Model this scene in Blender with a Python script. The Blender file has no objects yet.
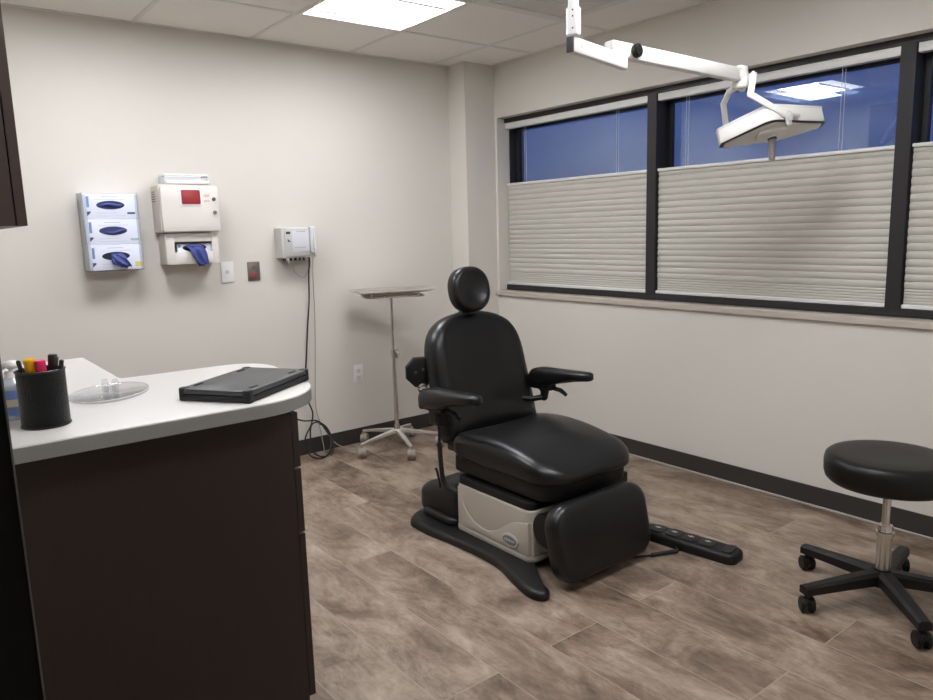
import bpy, bmesh, math, random
from mathutils import Vector, Matrix, Euler
random.seed(7)
scn = bpy.context.scene
COL = scn.collection
PI = math.pi

# ------------------------------------------------------------------ materials
def lin(c):
    def f(u):
        u /= 255.0
        return u / 12.92 if u <= 0.04045 else ((u + 0.055) / 1.055) ** 2.4
    return (f(c[0]), f(c[1]), f(c[2]), 1.0)

def mat(name, rgb, rough=0.5, metal=0.0, bump=0.0, bscale=200.0, vary=0.0, vscale=3.0, spec=0.5,
        trans=0.0, emit=None, estr=0.0, coat=0.0):
    m = bpy.data.materials.new(name)
    m.use_nodes = True
    nt = m.node_tree
    b = nt.nodes['Principled BSDF']
    b.inputs['Base Color'].default_value = lin(rgb)
    b.inputs['Roughness'].default_value = rough
    b.inputs['Metallic'].default_value = metal
    b.inputs['Specular IOR Level'].default_value = spec
    b.inputs['Transmission Weight'].default_value = trans
    b.inputs['Coat Weight'].default_value = coat
    if emit:
        b.inputs['Emission Color'].default_value = lin(emit)
        b.inputs['Emission Strength'].default_value = estr
    tc = nt.nodes.new('ShaderNodeTexCoord')
    if vary > 0:
        n = nt.nodes.new('ShaderNodeTexNoise')
        n.inputs['Scale'].default_value = vscale
        n.inputs['Detail'].default_value = 4
        nt.links.new(tc.outputs['Object'], n.inputs['Vector'])
        mx = nt.nodes.new('ShaderNodeMix'); mx.data_type = 'RGBA'
        c = lin(rgb)
        mx.inputs[6].default_value = tuple(max(0, x * (1 - vary)) for x in c[:3]) + (1,)
        mx.inputs[7].default_value = tuple(min(1, x * (1 + vary)) for x in c[:3]) + (1,)
        nt.links.new(n.outputs['Fac'], mx.inputs[0])
        nt.links.new(mx.outputs[2], b.inputs['Base Color'])
    if bump > 0:
        n2 = nt.nodes.new('ShaderNodeTexNoise')
        n2.inputs['Scale'].default_value = bscale
        n2.inputs['Detail'].default_value = 3
        nt.links.new(tc.outputs['Object'], n2.inputs['Vector'])
        bp = nt.nodes.new('ShaderNodeBump')
        bp.inputs['Strength'].default_value = bump
        bp.inputs['Distance'].default_value = 0.002
        nt.links.new(n2.outputs['Fac'], bp.inputs['Height'])
        nt.links.new(bp.outputs['Normal'], b.inputs['Normal'])
    return m

def glass_sheet(name, tint, refl=0.1, rough=0.0, milky=0.0):
    """thin clear sheet: see-through with a grazing reflection, lets daylight pass"""
    m = bpy.data.materials.new(name); m.use_nodes = True
    nt = m.node_tree
    for n in list(nt.nodes): nt.nodes.remove(n)
    out = nt.nodes.new('ShaderNodeOutputMaterial')
    tr = nt.nodes.new('ShaderNodeBsdfTransparent'); tr.inputs['Color'].default_value = lin(tint)
    gl = nt.nodes.new('ShaderNodeBsdfGlossy'); gl.inputs['Roughness'].default_value = rough
    fr = nt.nodes.new('ShaderNodeFresnel')
    ge = nt.nodes.new('ShaderNodeNewGeometry'); io = nt.nodes.new('ShaderNodeMix'); io.data_type = 'FLOAT'
    io.inputs[2].default_value = 1.5; io.inputs[3].default_value = 1 / 1.5   # leaving the sheet counts as entering air
    nt.links.new(ge.outputs['Backfacing'], io.inputs[0]); nt.links.new(io.outputs[0], fr.inputs['IOR'])
    ad = nt.nodes.new('ShaderNodeMath'); ad.operation = 'MULTIPLY_ADD'
    ad.inputs[1].default_value = 1.0; ad.inputs[2].default_value = refl
    nt.links.new(fr.outputs[0], ad.inputs[0])
    mx = nt.nodes.new('ShaderNodeMixShader')
    nt.links.new(ad.outputs[0], mx.inputs[0])
    if milky > 0:
        df = nt.nodes.new('ShaderNodeBsdfDiffuse'); df.inputs['Color'].default_value = (0.8, 0.82, 0.85, 1)
        m2 = nt.nodes.new('ShaderNodeMixShader'); m2.inputs[0].default_value = milky
        nt.links.new(tr.outputs[0], m2.inputs[1]); nt.links.new(df.outputs[0], m2.inputs[2])
        nt.links.new(m2.outputs[0], mx.inputs[1])
    else:
        nt.links.new(tr.outputs[0], mx.inputs[1])
    nt.links.new(gl.outputs[0], mx.inputs[2])
    nt.links.new(mx.outputs[0], out.inputs['Surface'])
    return m

def wood(name, rgb, axis=2, contrast=0.25, rough=0.5):
    m = mat(name, rgb, rough)
    nt = m.node_tree; b = nt.nodes['Principled BSDF']
    tc = nt.nodes.new('ShaderNodeTexCoord'); mp = nt.nodes.new('ShaderNodeMapping')
    s = [160, 160, 160]; s[axis] = 4
    mp.inputs['Scale'].default_value = s
    n = nt.nodes.new('ShaderNodeTexNoise'); n.inputs['Scale'].default_value = 1.0; n.inputs['Detail'].default_value = 5
    nt.links.new(tc.outputs['Object'], mp.inputs[0]); nt.links.new(mp.outputs[0], n.inputs['Vector'])
    mx = nt.nodes.new('ShaderNodeMix'); mx.data_type = 'RGBA'
    c = lin(rgb)
    mx.inputs[6].default_value = tuple(x * (1 - contrast) for x in c[:3]) + (1,)
    mx.inputs[7].default_value = tuple(x * (1 + contrast) for x in c[:3]) + (1,)
    nt.links.new(n.outputs['Fac'], mx.inputs[0]); nt.links.new(mx.outputs[2], b.inputs['Base Color'])
    return m

def floor_material():
    m = mat('vinyl plank floor', (120, 105, 92), 0.42, spec=0.35)
    nt = m.node_tree; b = nt.nodes['Principled BSDF']
    L = nt.links.new
    tc = nt.nodes.new('ShaderNodeTexCoord')
    rot = nt.nodes.new('ShaderNodeMapping'); rot.inputs['Rotation'].default_value = (0, 0, PI / 2)
    L(tc.outputs['Object'], rot.inputs[0])
    br = nt.nodes.new('ShaderNodeTexBrick')
    br.offset = 0.37; br.offset_frequency = 2
    br.inputs['Scale'].default_value = 1.0
    br.inputs['Brick Width'].default_value = 1.52
    br.inputs['Row Height'].default_value = 0.2222
    br.inputs['Mortar Size'].default_value = 0.0014
    br.inputs['Mortar Smooth'].default_value = 0.2
    br.inputs['Bias'].default_value = 0.0
    br.inputs['Color1'].default_value = (0, 0, 0, 1)
    br.inputs['Color2'].default_value = (1, 1, 1, 1)
    br.inputs['Mortar'].default_value = (0.5, 0.5, 0.5, 1)
    L(rot.outputs[0], br.inputs['Vector'])
    # weathered grain, long along the planks (world Y), shifted per plank
    sep = nt.nodes.new('ShaderNodeSeparateColor'); L(br.outputs['Color'], sep.inputs[0])
    off = nt.nodes.new('ShaderNodeCombineXYZ')
    mu = nt.nodes.new('ShaderNodeMath'); mu.operation = 'MULTIPLY'; mu.inputs[1].default_value = 17.0
    L(sep.outputs[0], mu.inputs[0]); L(mu.outputs[0], off.inputs[0]); L(mu.outputs[0], off.inputs[1])
    va = nt.nodes.new('ShaderNodeVectorMath'); va.operation = 'ADD'
    L(tc.outputs['Object'], va.inputs[0]); L(off.outputs[0], va.inputs[1])
    def noise(scale, sc, det, rough=0.6, dist=0.0):
        mp = nt.nodes.new('ShaderNodeMapping'); mp.inputs['Scale'].default_value = scale
        L(va.outputs[0], mp.inputs[0])
        n = nt.nodes.new('ShaderNodeTexNoise'); n.inputs['Scale'].default_value = sc
        n.inputs['Detail'].default_value = det; n.inputs['Roughness'].default_value = rough
        n.inputs['Distortion'].default_value = dist
        L(mp.outputs[0], n.inputs['Vector']); return n
    n1 = noise((4.6, 2.6, 1), 1.0, 8, 0.68, 0.6)      # broad worn patches
    n2 = noise((75, 14, 1), 1.0, 4, 0.65)             # fine grain
    n3 = noise((15, 7, 1), 1.0, 6, 0.7, 1.6)        # knots, cathedral figure
    def mul(n, k, add):
        q = nt.nodes.new('ShaderNodeMath'); q.operation = 'MULTIPLY_ADD'
        q.inputs[1].default_value = k; q.inputs[2].default_value = add
        L(n, q.inputs[0]); return q.outputs[0]
    def plus(a, c):
        q = nt.nodes.new('ShaderNodeMath'); q.operation = 'ADD'; L(a, q.inputs[0]); L(c, q.inputs[1]); return q.outputs[0]
    t = plus(plus(mul(n1.outputs['Fac'], 2.05, -0.70), mul(n2.outputs['Fac'], 0.42, -0.21)), plus(mul(n3.outputs['Fac'], 0.7, -0.35), mul(sep.outputs[0], 0.16, -0.06)))
    rp = nt.nodes.new('ShaderNodeValToRGB')
    e = rp.color_ramp.elements
    e[0].position = 0.0; e[0].color = lin((92, 76, 63))
    e[1].position = 1.0; e[1].color = lin((190, 176, 161))
    k = e.new(0.28); k.color = lin((127, 109, 94))
    k = e.new(0.6); k.color = lin((160, 143, 127))
    L(t, rp.inputs[0])
    mx = nt.nodes.new('ShaderNodeMix'); mx.data_type = 'RGBA'
    mx.inputs[7].default_value = lin((172, 160, 146))
    fm = nt.nodes.new('ShaderNodeMath'); fm.operation = 'MULTIPLY'; fm.inputs[1].default_value = 0.75
    L(br.outputs['Fac'], fm.inputs[0]); L(fm.outputs[0], mx.inputs[0]); L(rp.outputs[0], mx.inputs[6])
    L(mx.outputs[2], b.inputs['Base Color'])
    bp = nt.nodes.new('ShaderNodeBump'); bp.inputs['Strength'].default_value = 0.25; bp.inputs['Distance'].default_value = 0.002
    L(t, bp.inputs['Height']); L(bp.outputs['Normal'], b.inputs['Normal'])
    return m

def glove_panel_material():
    return mat('box card', (226, 230, 244), 0.45)

M = {}
M['wall'] = mat('wall paint', (215, 210, 201), 0.75, bump=0.15, bscale=350, spec=0.25)
M['ceil'] = mat('ceiling tile', (238, 234, 228), 0.9, bump=0.35, bscale=600, vary=0.04, vscale=120, spec=0.1)
M['grid'] = mat('ceiling grid', (222, 218, 212), 0.5, spec=0.3)
M['floor'] = floor_material()
M['base'] = mat('rubber baseboard', (58, 55, 53), 0.55, spec=0.3)
M['edge'] = mat('floor edge strip', (168, 162, 155), 0.45)
M['frame'] = mat('dark bronze aluminium', (40, 38, 38), 0.45, spec=0.4)
M['pane'] = glass_sheet('window pane', (232, 238, 245), 0.05)
M['blind'] = mat('pleated shade fabric', (196, 193, 184), 0.85, spec=0.1)
M['rail'] = mat('white rail', (226, 225, 222), 0.4)
M['cord_w'] = mat('lift cord', (205, 205, 205), 0.7)
M['sill'] = mat('painted sill', (188, 178, 166), 0.5)
M['vinyl'] = mat('black vinyl', (17, 17, 18), 0.34, bump=0.08, bscale=500, spec=0.5)
M['vinyl_stool'] = mat('black stool vinyl', (12, 12, 11), 0.40, bump=0.08, bscale=500, spec=0.36)
M['blackp'] = mat('black plastic', (15, 14, 14), 0.5, bump=0.1, bscale=900, spec=0.4)
M['blackbase'] = mat('black base cover', (21, 20, 20), 0.42, spec=0.4)
M['beige'] = mat('beige plastic cover', (186, 178, 166), 0.4)
M['beige_d'] = mat('beige cover band', (168, 158, 145), 0.4)
M['silver'] = mat('silver badge', (205, 203, 200), 0.3, 0.3)
M['greybadge'] = mat('badge face', (128, 126, 124), 0.4, 0.1)
M['chrome'] = mat('chrome', (214, 210, 205), 0.18, 0.9)
M['steel'] = mat('brushed steel', (212, 208, 202), 0.3, 0.65)
M['caster_w'] = mat('grey rubber wheel', (158, 149, 138), 0.5)
M['wht'] = mat('white enamel', (226, 224, 220), 0.35)
M['whtp'] = mat('white plastic', (232, 230, 226), 0.4)
M['cream'] = mat('cream plastic', (220, 214, 206), 0.45)
M['cream2'] = mat('cream plastic side', (205, 197, 186), 0.45)
M['red'] = mat('red window', (150, 44, 50), 0.3)
M['card'] = glove_panel_material()
M['blueg'] = mat('blue nitrile', (62, 74, 140), 0.55)
M['navyhole'] = mat('navy opening', (46, 54, 104), 0.7)
M['darkhole'] = mat('dark opening', (32, 34, 56), 0.8)
M['bluebar'] = mat('printed blue bar', (112, 140, 184), 0.5)
M['navyprint'] = mat('printed navy', (70, 74, 112), 0.5)
M['greyprint'] = mat('printed grey', (168, 172, 190), 0.6)
M['yellowp'] = mat('yellow sticker', (214, 204, 120), 0.5)
M['tealp'] = mat('printed teal', (150, 190, 190), 0.5)
M['acrylic'] = glass_sheet('clear acrylic', (246, 247, 249), 0.02, 0.1, milky=0.07)
M['acrylic_w'] = glass_sheet('frosted acrylic', (246, 247, 249), 0.03, 0.1, milky=0.45)
M['acrylic2'] = glass_sheet('clear plastic disc', (250, 250, 250), 0.01, 0.06, milky=0.02)
M['lgrey'] = mat('light grey plastic', (196, 194, 190), 0.4)
M['lgrey2'] = mat('pale grey panel', (206, 207, 210), 0.4)
M['dgrey'] = mat('dark grey print', (52, 50, 52), 0.5)
M['plate_m'] = mat('steel plate', (138, 130, 122), 0.35, 0.8)
M['redb'] = mat('red button', (150, 62, 68), 0.4)
M['blk_cord'] = mat('black cord', (30, 28, 28), 0.5)
M['gry_cord'] = mat('grey cord', (150, 145, 140), 0.5)
M['counter'] = mat('grey laminate', (206, 203, 198), 0.4, vary=0.05, vscale=220, spec=0.4)
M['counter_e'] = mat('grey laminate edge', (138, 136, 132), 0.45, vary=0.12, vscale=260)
M['cab'] = wood('dark wood laminate', (46, 36, 31), 2, 0.22, 0.45)
M['cab_up'] = wood('dark wood laminate upper', (66, 54, 47), 2, 0.15, 0.45)
M['toe'] = mat('toe kick', (30, 27, 26), 0.6)
M['lap'] = mat('laptop shell', (58, 58, 60), 0.38, bump=0.12, bscale=1200)
M['lapd'] = mat('laptop rubber', (24, 24, 25), 0.6)
M['lap_foot'] = mat('laptop foot', (34, 34, 35), 0.7)
M['yel'] = mat('highlighter yellow', (240, 178, 24), 0.4)
M['ora'] = mat('highlighter body red', (214, 62, 50), 0.4)
M['pink'] = mat('highlighter pink', (232, 46, 100), 0.4)
M['pinkd'] = mat('highlighter pink body', (208, 34, 76), 0.4)
M['penblk'] = mat('pen black', (24, 23, 23), 0.35)
M['pengry'] = mat('pen grey', (70, 68, 66), 0.4, 0.3)
M['bottle'] = glass_sheet('clear bottle', (222, 230, 236), 0.06, 0.05, milky=0.30)
M['bluelab'] = mat('blue label', (92, 118, 170), 0.5)
M['tanlab'] = mat('tan label', (178, 164, 142), 0.5)
M['door'] = mat('black door frame', (20, 19, 19), 0.5)
M['lens'] = mat('lamp lens', (255, 255, 255), 0.4, emit=(247, 249, 255), estr=18.0)
M['reflector_glow'] = mat('self-lit side reflector', (255, 255, 255), 0.4, emit=(247, 249, 255), estr=3.2)  # emission stands in for lamp light bouncing off the white side reflectors
M['greyhandle'] = mat('grey handle', (120, 112, 108), 0.45)
M['hall'] = mat('hall paint', (150, 146, 140), 0.8)

def mesh_material():
    """black wire mesh: fine punched grid"""
    m = bpy.data.materials.new('black wire mesh'); m.use_nodes = True
    nt = m.node_tree; b = nt.nodes['Principled BSDF']
    b.inputs['Base Color'].default_value = lin((9, 9, 9)); b.inputs['Roughness'].default_value = 0.28; b.inputs['Specular IOR Level'].default_value = 0.3
    tc = nt.nodes.new('ShaderNodeTexCoord')
    v = nt.nodes.new('ShaderNodeTexVoronoi'); v.inputs['Scale'].default_value = 330
    nt.links.new(tc.outputs['Object'], v.inputs['Vector'])
    bp = nt.nodes.new('ShaderNodeBump'); bp.inputs['Strength'].default_value = 0.9; bp.inputs['Distance'].default_value = 0.002
    nt.links.new(v.outputs['Distance'], bp.inputs['Height']); nt.links.new(bp.outputs['Normal'], b.inputs['Normal'])
    return m
M['wire'] = mesh_material()

# ------------------------------------------------------------------ geometry helpers
class B:
    def __init__(s): s.bm = bmesh.new()
    def merge(s, t, X=None):
        if X is not None: bmesh.ops.transform(t, matrix=X, verts=t.verts)
        me = bpy.data.meshes.new('tmp'); t.to_mesh(me); t.free()
        s.bm.from_mesh(me); bpy.data.meshes.remove(me); return s
    def box(s, c, d, bev=0.0, X=None, seg=2):
        t = bmesh.new(); bmesh.ops.create_cube(t, size=1)
        bmesh.ops.scale(t, vec=d, verts=t.verts)
        if bev > 0: bmesh.ops.bevel(t, geom=t.edges[:], offset=bev, segments=seg, affect='EDGES', profile=0.5)
        bmesh.ops.translate(t, vec=c, verts=t.verts)
        return s.merge(t, X)
    def span(s, a, b, bev=0.0, X=None):
        a, b = Vector(a), Vector(b)
        return s.box((a + b) / 2, [abs(b[i] - a[i]) for i in range(3)], bev, X)
    def cyl(s, p, q, r0, r1=None, n=20, bev=0.0):
        p, q = Vector(p), Vector(q); r1 = r0 if r1 is None else r1
        t = bmesh.new(); L = (q - p).length
        bmesh.ops.create_cone(t, cap_ends=True, segments=n, radius1=r0, radius2=r1, depth=L)
        if bev > 0:
            es = [e for e in t.edges if abs(e.verts[0].co.z - e.verts[1].co.z) < 1e-6]
            bmesh.ops.bevel(t, geom=es, offset=bev, segments=2, affect='EDGES')
        X = Matrix.Translation((p + q) / 2) @ (q - p).to_track_quat('Z', 'Y').to_matrix().to_4x4()
        return s.merge(t, X)
    def ball(s, c, r, sc=(1, 1, 1), n=16, X=None):
        t = bmesh.new(); bmesh.ops.create_uvsphere(t, u_segments=n, v_segments=n // 2 + 2, radius=r)
        bmesh.ops.scale(t, vec=sc, verts=t.verts)
        XX = Matrix.Translation(c) if X is None else Matrix.Translation(c) @ X
        return s.merge(t, XX)
    def lathe(s, prof, X=None, n=32, sx=1.0, sy=1.0):
        t = bmesh.new(); rings = []
        for r, z in prof:
            if r < 1e-6: rings.append([t.verts.new((0, 0, z))])
            else: rings.append([t.verts.new((r * math.cos(2 * PI * k / n) * sx, r * math.sin(2 * PI * k / n) * sy, z)) for k in range(n)])
        for a, b in zip(rings, rings[1:]):
            for k in range(n):
                k2 = (k + 1) % n
                if len(a) == 1 and len(b) == 1: continue
                if len(a) == 1: t.faces.new((a[0], b[k2], b[k]))
                elif len(b) == 1: t.faces.new((a[k], a[k2], b[0]))
                else: t.faces.new((a[k], a[k2], b[k2], b[k]))
        bmesh.ops.recalc_face_normals(t, faces=t.faces[:])
        return s.merge(t, X)
    def tube(s, pts, r, n=8, smooth=0, closed=False):
        pts = [Vector(p) for p in pts]
        if smooth: pts = catmull(pts, smooth, closed)
        t = bmesh.new(); rings = []; N = len(pts); up = None
        for i, p in enumerate(pts):
            a = pts[(i - 1) % N] if (closed or i > 0) else p
            b = pts[(i + 1) % N] if (closed or i < N - 1) else p
            d = (b - a)
            d = d.normalized() if d.length > 1e-9 else Vector((0, 0, 1))
            if up is None:
                up = Vector((0, 0, 1)) if abs(d.z) < 0.9 else Vector((1, 0, 0))
            x = (up - d * up.dot(d))
            x = x.normalized() if x.length > 1e-6 else d.orthogonal().normalized()
            y = d.cross(x); up = x
            if isinstance(r, (list, tuple)):
                u = i / (N - 1) * (len(r) - 1); j = min(int(u), len(r) - 2); rr = r[j] + (r[j + 1] - r[j]) * (u - j)
            else: rr = r
            rings.append([t.verts.new(p + (x * math.cos(2 * PI * k / n) + y * math.sin(2 * PI * k / n)) * rr) for k in range(n)])
        for i in range(N if closed else N - 1):
            a, b = rings[i], rings[(i + 1) % N]
            for k in range(n): t.faces.new((a[k], a[(k + 1) % n], b[(k + 1) % n], b[k]))
        if not closed:
            t.faces.new(rings[0][::-1]); t.faces.new(rings[-1])
        bmesh.ops.recalc_face_normals(t, faces=t.faces[:])
        return s.merge(t)
    def prism(s, poly, z0, z1, X=None, bev=0.0, seg=2):
        t = bmesh.new()
        f = t.faces.new([t.verts.new((x, y, z0)) for x, y in poly])
        r = bmesh.ops.extrude_face_region(t, geom=[f])
        vs = [v for v in r['geom'] if isinstance(v, bmesh.types.BMVert)]
        bmesh.ops.translate(t, vec=(0, 0, z1 - z0), verts=vs)
        bmesh.ops.recalc_face_normals(t, faces=t.faces[:])
        if bev > 0:
            es = [e for e in t.edges if abs(e.verts[0].co.z - e.verts[1].co.z) < 1e-7]
            bmesh.ops.bevel(t, geom=es, offset=bev, segments=seg, affect='EDGES', profile=0.5)
        return s.merge(t, X)
    def pad(s, out, t, r, crown=0.01, X=None, fn=None, rb=None):
        """upholstered cushion: closed outline (x, y), thickness t, edge radius r, domed top"""
        n = len(out); P = [Vector((p[0], p[1])) for p in out]
        A = sum(P[i].x * P[(i + 1) % n].y - P[(i + 1) % n].x * P[i].y for i in range(n))
        if A < 0: P.reverse()
        nor = []
        for i in range(n):
            d = (P[(i + 1) % n] - P[i - 1]).normalized(); nor.append(Vector((-d.y, d.x)))
        cen = sum(P, Vector((0, 0))) / n
        rb = r * 0.6 if rb is None else rb
        rings = []
        K = 5
        for k in range(K + 1):
            a = PI / 2 * k / K; rings.append((rb * (1 - math.sin(a)), rb * (1 - math.cos(a))))
        for k in range(K + 1):
            a = PI / 2 * k / K; rings.append((r * (1 - math.cos(a)), t - r + r * math.sin(a)))
        bm = bmesh.new(); R = []
        for ins, z in rings:
            R.append([bm.verts.new((P[i].x + nor[i].x * ins, P[i].y + nor[i].y * ins, z)) for i in range(n)])
        lastin = [P[i] + nor[i] * r for i in range(n)]
        for sc in (0.93, 0.84, 0.72, 0.58, 0.42, 0.25, 0.1):
            R.append([bm.verts.new((cen.x + (q.x - cen.x) * sc, cen.y + (q.y - cen.y) * sc, t + crown * (1 - sc * sc))) for q in lastin])
        for a, b in zip(R, R[1:]):
            for i in range(n): bm.faces.new((a[i], a[(i + 1) % n], b[(i + 1) % n], b[i]))
        bm.faces.new(R[-1]); bm.faces.new(R[0][::-1])
        if fn:
            for v in bm.verts: v.co = Vector(fn(v.co.x, v.co.y, v.co.z))
        bmesh.ops.recalc_face_normals(bm, faces=bm.faces[:])
        return s.merge(bm, X)
    def obj(s, name, m, parent=None, smooth=35, kind=None):
        me = bpy.data.meshes.new(name)
        root = parent
        while root is not None and root.parent is not None: root = root.parent
        if root is not None:
            bmesh.ops.translate(s.bm, vec=-Vector(root.location), verts=s.bm.verts)
        s.bm.to_mesh(me); s.bm.free()
        o = bpy.data.objects.new(name, me); COL.objects.link(o)
        me.materials.append(M[m] if isinstance(m, str) else m)
        if smooth:
            me.shade_smooth()
            me.set_sharp_from_angle(angle=math.radians(smooth))
        if parent is not None: o.parent = parent
        if kind: o['kind'] = kind
        return o

def catmull(p, k, closed=False):
    n = len(p); out = []
    for i in range(n if closed else n - 1):
        g = lambda j: p[j % n] if closed else p[max(0, min(n - 1, j))]
        a, b, c, d = g(i - 1), g(i), g(i + 1), g(i + 2)
        for q in range(k):
            u = q / k
            out.append(0.5 * ((2 * b) + (c - a) * u + (2 * a - 5 * b + 4 * c - d) * u * u + (3 * b - a - 3 * c + d) * u ** 3))
    if not closed: out.append(p[-1])
    return out

def smooth2(pts, k=6):
    return [(q.x, q.y) for q in catmull([Vector((a, b)) for a, b in pts], k, True)]

def rrect(w, h, r, n=6, cx=0, cy=0):
    rs = r if isinstance(r, (list, tuple)) else [r] * 4
    out = []
    for (sx, sy, a0), q in zip(((1, 1, 0), (-1, 1, 90), (-1, -1, 180), (1, -1, 270)), rs):
        for k in range(n + 1):
            a = math.radians(a0 + 90 * k / n)
            out.append((cx + sx * (w / 2 - q) + q * math.cos(a), cy + sy * (h / 2 - q) + q * math.sin(a)))
    # add points on the straight sides so that cushions bend evenly
    res = []
    for i, p in enumerate(out):
        q = out[(i + 1) % len(out)]; res.append(p)
        L = math.hypot(q[0] - p[0], q[1] - p[1])
        m = int(L / 0.05)
        for j in range(1, m): res.append((p[0] + (q[0] - p[0]) * j / m, p[1] + (q[1] - p[1]) * j / m))
    return res

def fillet(poly, n=8):
    """poly of (x, y, r)"""
    out = []; N = len(poly)
    for i in range(N):
        p = Vector(poly[i][:2]); r = poly[i][2]
        if r <= 0: out.append(tuple(p)); continue
        a = (Vector(poly[i - 1][:2]) - p).normalized(); b = (Vector(poly[(i + 1) % N][:2]) - p).normalized()
        ang = a.angle(b); d = r / math.tan(ang / 2)
        c = p + (a + b).normalized() * (r / math.sin(ang / 2))
        p0, p1 = p + a * d - c, p + b * d - c
        a0 = math.atan2(p0.y, p0.x); da = math.atan2(p0.x * p1.y - p0.y * p1.x, p0.dot(p1))
        for k in range(n + 1):
            t = a0 + da * k / n; out.append((c.x + r * math.cos(t), c.y + r * math.sin(t)))
    return out

def ellipse(a, b, n=40):
    return [(a * math.cos(2 * PI * k / n), b * math.sin(2 * PI * k / n)) for k in range(n)]

def ring(b, x0, x1, y0, y1, z0, z1, e):
    """flat rectangular border of width e, four butted pieces"""
    b.span((x0, y0, z0), (x0 + e, y1, z1)); b.span((x1 - e, y0, z0), (x1, y1, z1))
    b.span((x0 + e, y0, z0), (x1 - e, y0 + e, z1)); b.span((x0 + e, y1 - e, z0), (x1 - e, y1, z1))

def thing(name, loc, label, cat, group=None):
    o = bpy.data.objects.new(name, None); COL.objects.link(o); o.location = loc
    o.empty_display_size = 0.05
    o['label'] = label; o['category'] = cat
    if group: o['group'] = group
    return o

def tag(o, label, cat, group=None):
    o['label'] = label; o['category'] = cat
    if group: o['group'] = group
    return o

def struct(name): 
    o = bpy.data.objects.new(name, None); COL.objects.link(o); o['kind'] = 'structure'; return o

def frame_from(o, x, y, z=None):
    x = Vector(x).normalized(); y = Vector(y); y = (y - x * y.dot(x)).normalized(); z = x.cross(y)
    return Matrix(((x.x, y.x, z.x, o[0]), (x.y, y.y, z.y, o[1]), (x.z, y.z, z.z, o[2]), (0, 0, 0, 1)))

# wall-mounted frame: local x = world +X, local y = world +Z, local z = out of the back wall (-Y)
def WB(x, z, y=0.0): return frame_from((x, y, z), (1, 0, 0), (0, 0, 1))

# ------------------------------------------------------------------ room shell
H = 2.40
XL, YF, YH = -3.42, -3.66, -5.4
ZS0, ZS1 = 0.905, 2.062          # window opening
YW0, YW1 = -0.20, -3.52
B().span((XL - 0.1, YH, -0.08), (0.25, 0.1, 0)).obj('floor', 'floor', smooth=0, kind='structure')
ceil = B().span((XL - 0.1, YH, H), (0.25, 0.1, H + 0.08)).obj('ceiling', 'ceil', smooth=0, kind='structure')
g = B()
x0, t = -2.207, 0.61
for k in range(-1, 4):
    x = x0 + k * t
    g.span((x - 0.012, YF, H - 0.0025), (x + 0.012, -0.001, H + 0.001))
for k in range(-1, 6):
    y = -0.575 - k * t
    if y < -0.002 and y > YF: g.span((XL, y - 0.012, H - 0.003), (0, y + 0.012, H + 0.001))
g.span((XL, -0.022, H - 0.004), (0, 0, H + 0.001)); g.span((-0.022, YF, H - 0.004), (0, 0, H + 0.001)); g.span((XL, YF, H - 0.004), (XL + 0.022, 0, H + 0.001))
g.obj('trim_1', 'grid', smooth=0, kind='structure')

B().span((XL - 0.1, 0, 0), (0.25, 0.1, H)).obj('wall_back', 'wall', smooth=0, kind='structure')
B().span((XL - 0.1, YH, 0), (XL, 0, H)).obj('wall_left', 'wall', smooth=0, kind='structure')
w = B()
w.span((0, YH, 0), (0.25, 0, ZS0)); w.span((0, YH, ZS1), (0.25, 0, H))
w.span((0, YW0, ZS0), (0.25, 0, ZS1)); w.span((0, YH, ZS0), (0.25, YW1, ZS1))
w.obj('wall_right', 'wall', smooth=0, kind='structure')
B().span((-0.25, -0.178, 0), (0, 0, H)).obj('wall_corner', 'wall', smooth=0, kind='structure')
DX0, DX1 = -3.2935, -1.98
w = B()
w.span((DX1, YF - 0.12, 0), (0, YF, H)); w.span((XL, YF - 0.12, 0), (DX0, YF, H)); w.span((DX0, YF - 0.12, 2.14), (DX1, YF, H))
w.obj('wall_front', 'wall', smooth=0, kind='structure')
B().span((XL - 0.1, YH - 0.1, 0), (0.25, YH, H)).obj('wall_hall', 'hall', smooth=0, kind='structure')

# black metal frame of the doorway the photograph is taken through
d = struct('door_1')
f = B()
for xa, xb, s in ((DX0 - 0.05, DX0, 1), (DX1, DX1 + 0.05, -1)):
    f.span((xa - (0.0), YF - 0.135, 0), (xb, YF - 0.12, 2.14), 0.002)
    f.span((xa, YF, 0), (xb, YF + 0.014, 2.14), 0.002)
f.span((DX0 - 0.05, YF - 0.135, 2.14), (DX1 + 0.05, YF - 0.12, 2.19)); f.span((DX0 - 0.05, YF, 2.14), (DX1 + 0.05, YF + 0.014, 2.19))
f.obj('frame', 'door', d)
f = B()
f.span((DX0 - 0.02, YF - 0.12, 0), (DX0 + 0.001, YF, 2.14)); f.span((DX1 - 0.001, YF - 0.12, 0), (DX1 + 0.02, YF, 2.14)); f.span((DX0, YF - 0.12, 2.139), (DX1, YF, 2.15))
f.span((DX0, YF - 0.07, 0), (DX0 + 0.006, YF - 0.04, 2.14), 0.001); f.span((DX1 - 0.006, YF - 0.07, 0), (DX1, YF - 0.04, 2.14), 0.001)
f.obj('jamb', 'door', d)

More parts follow.
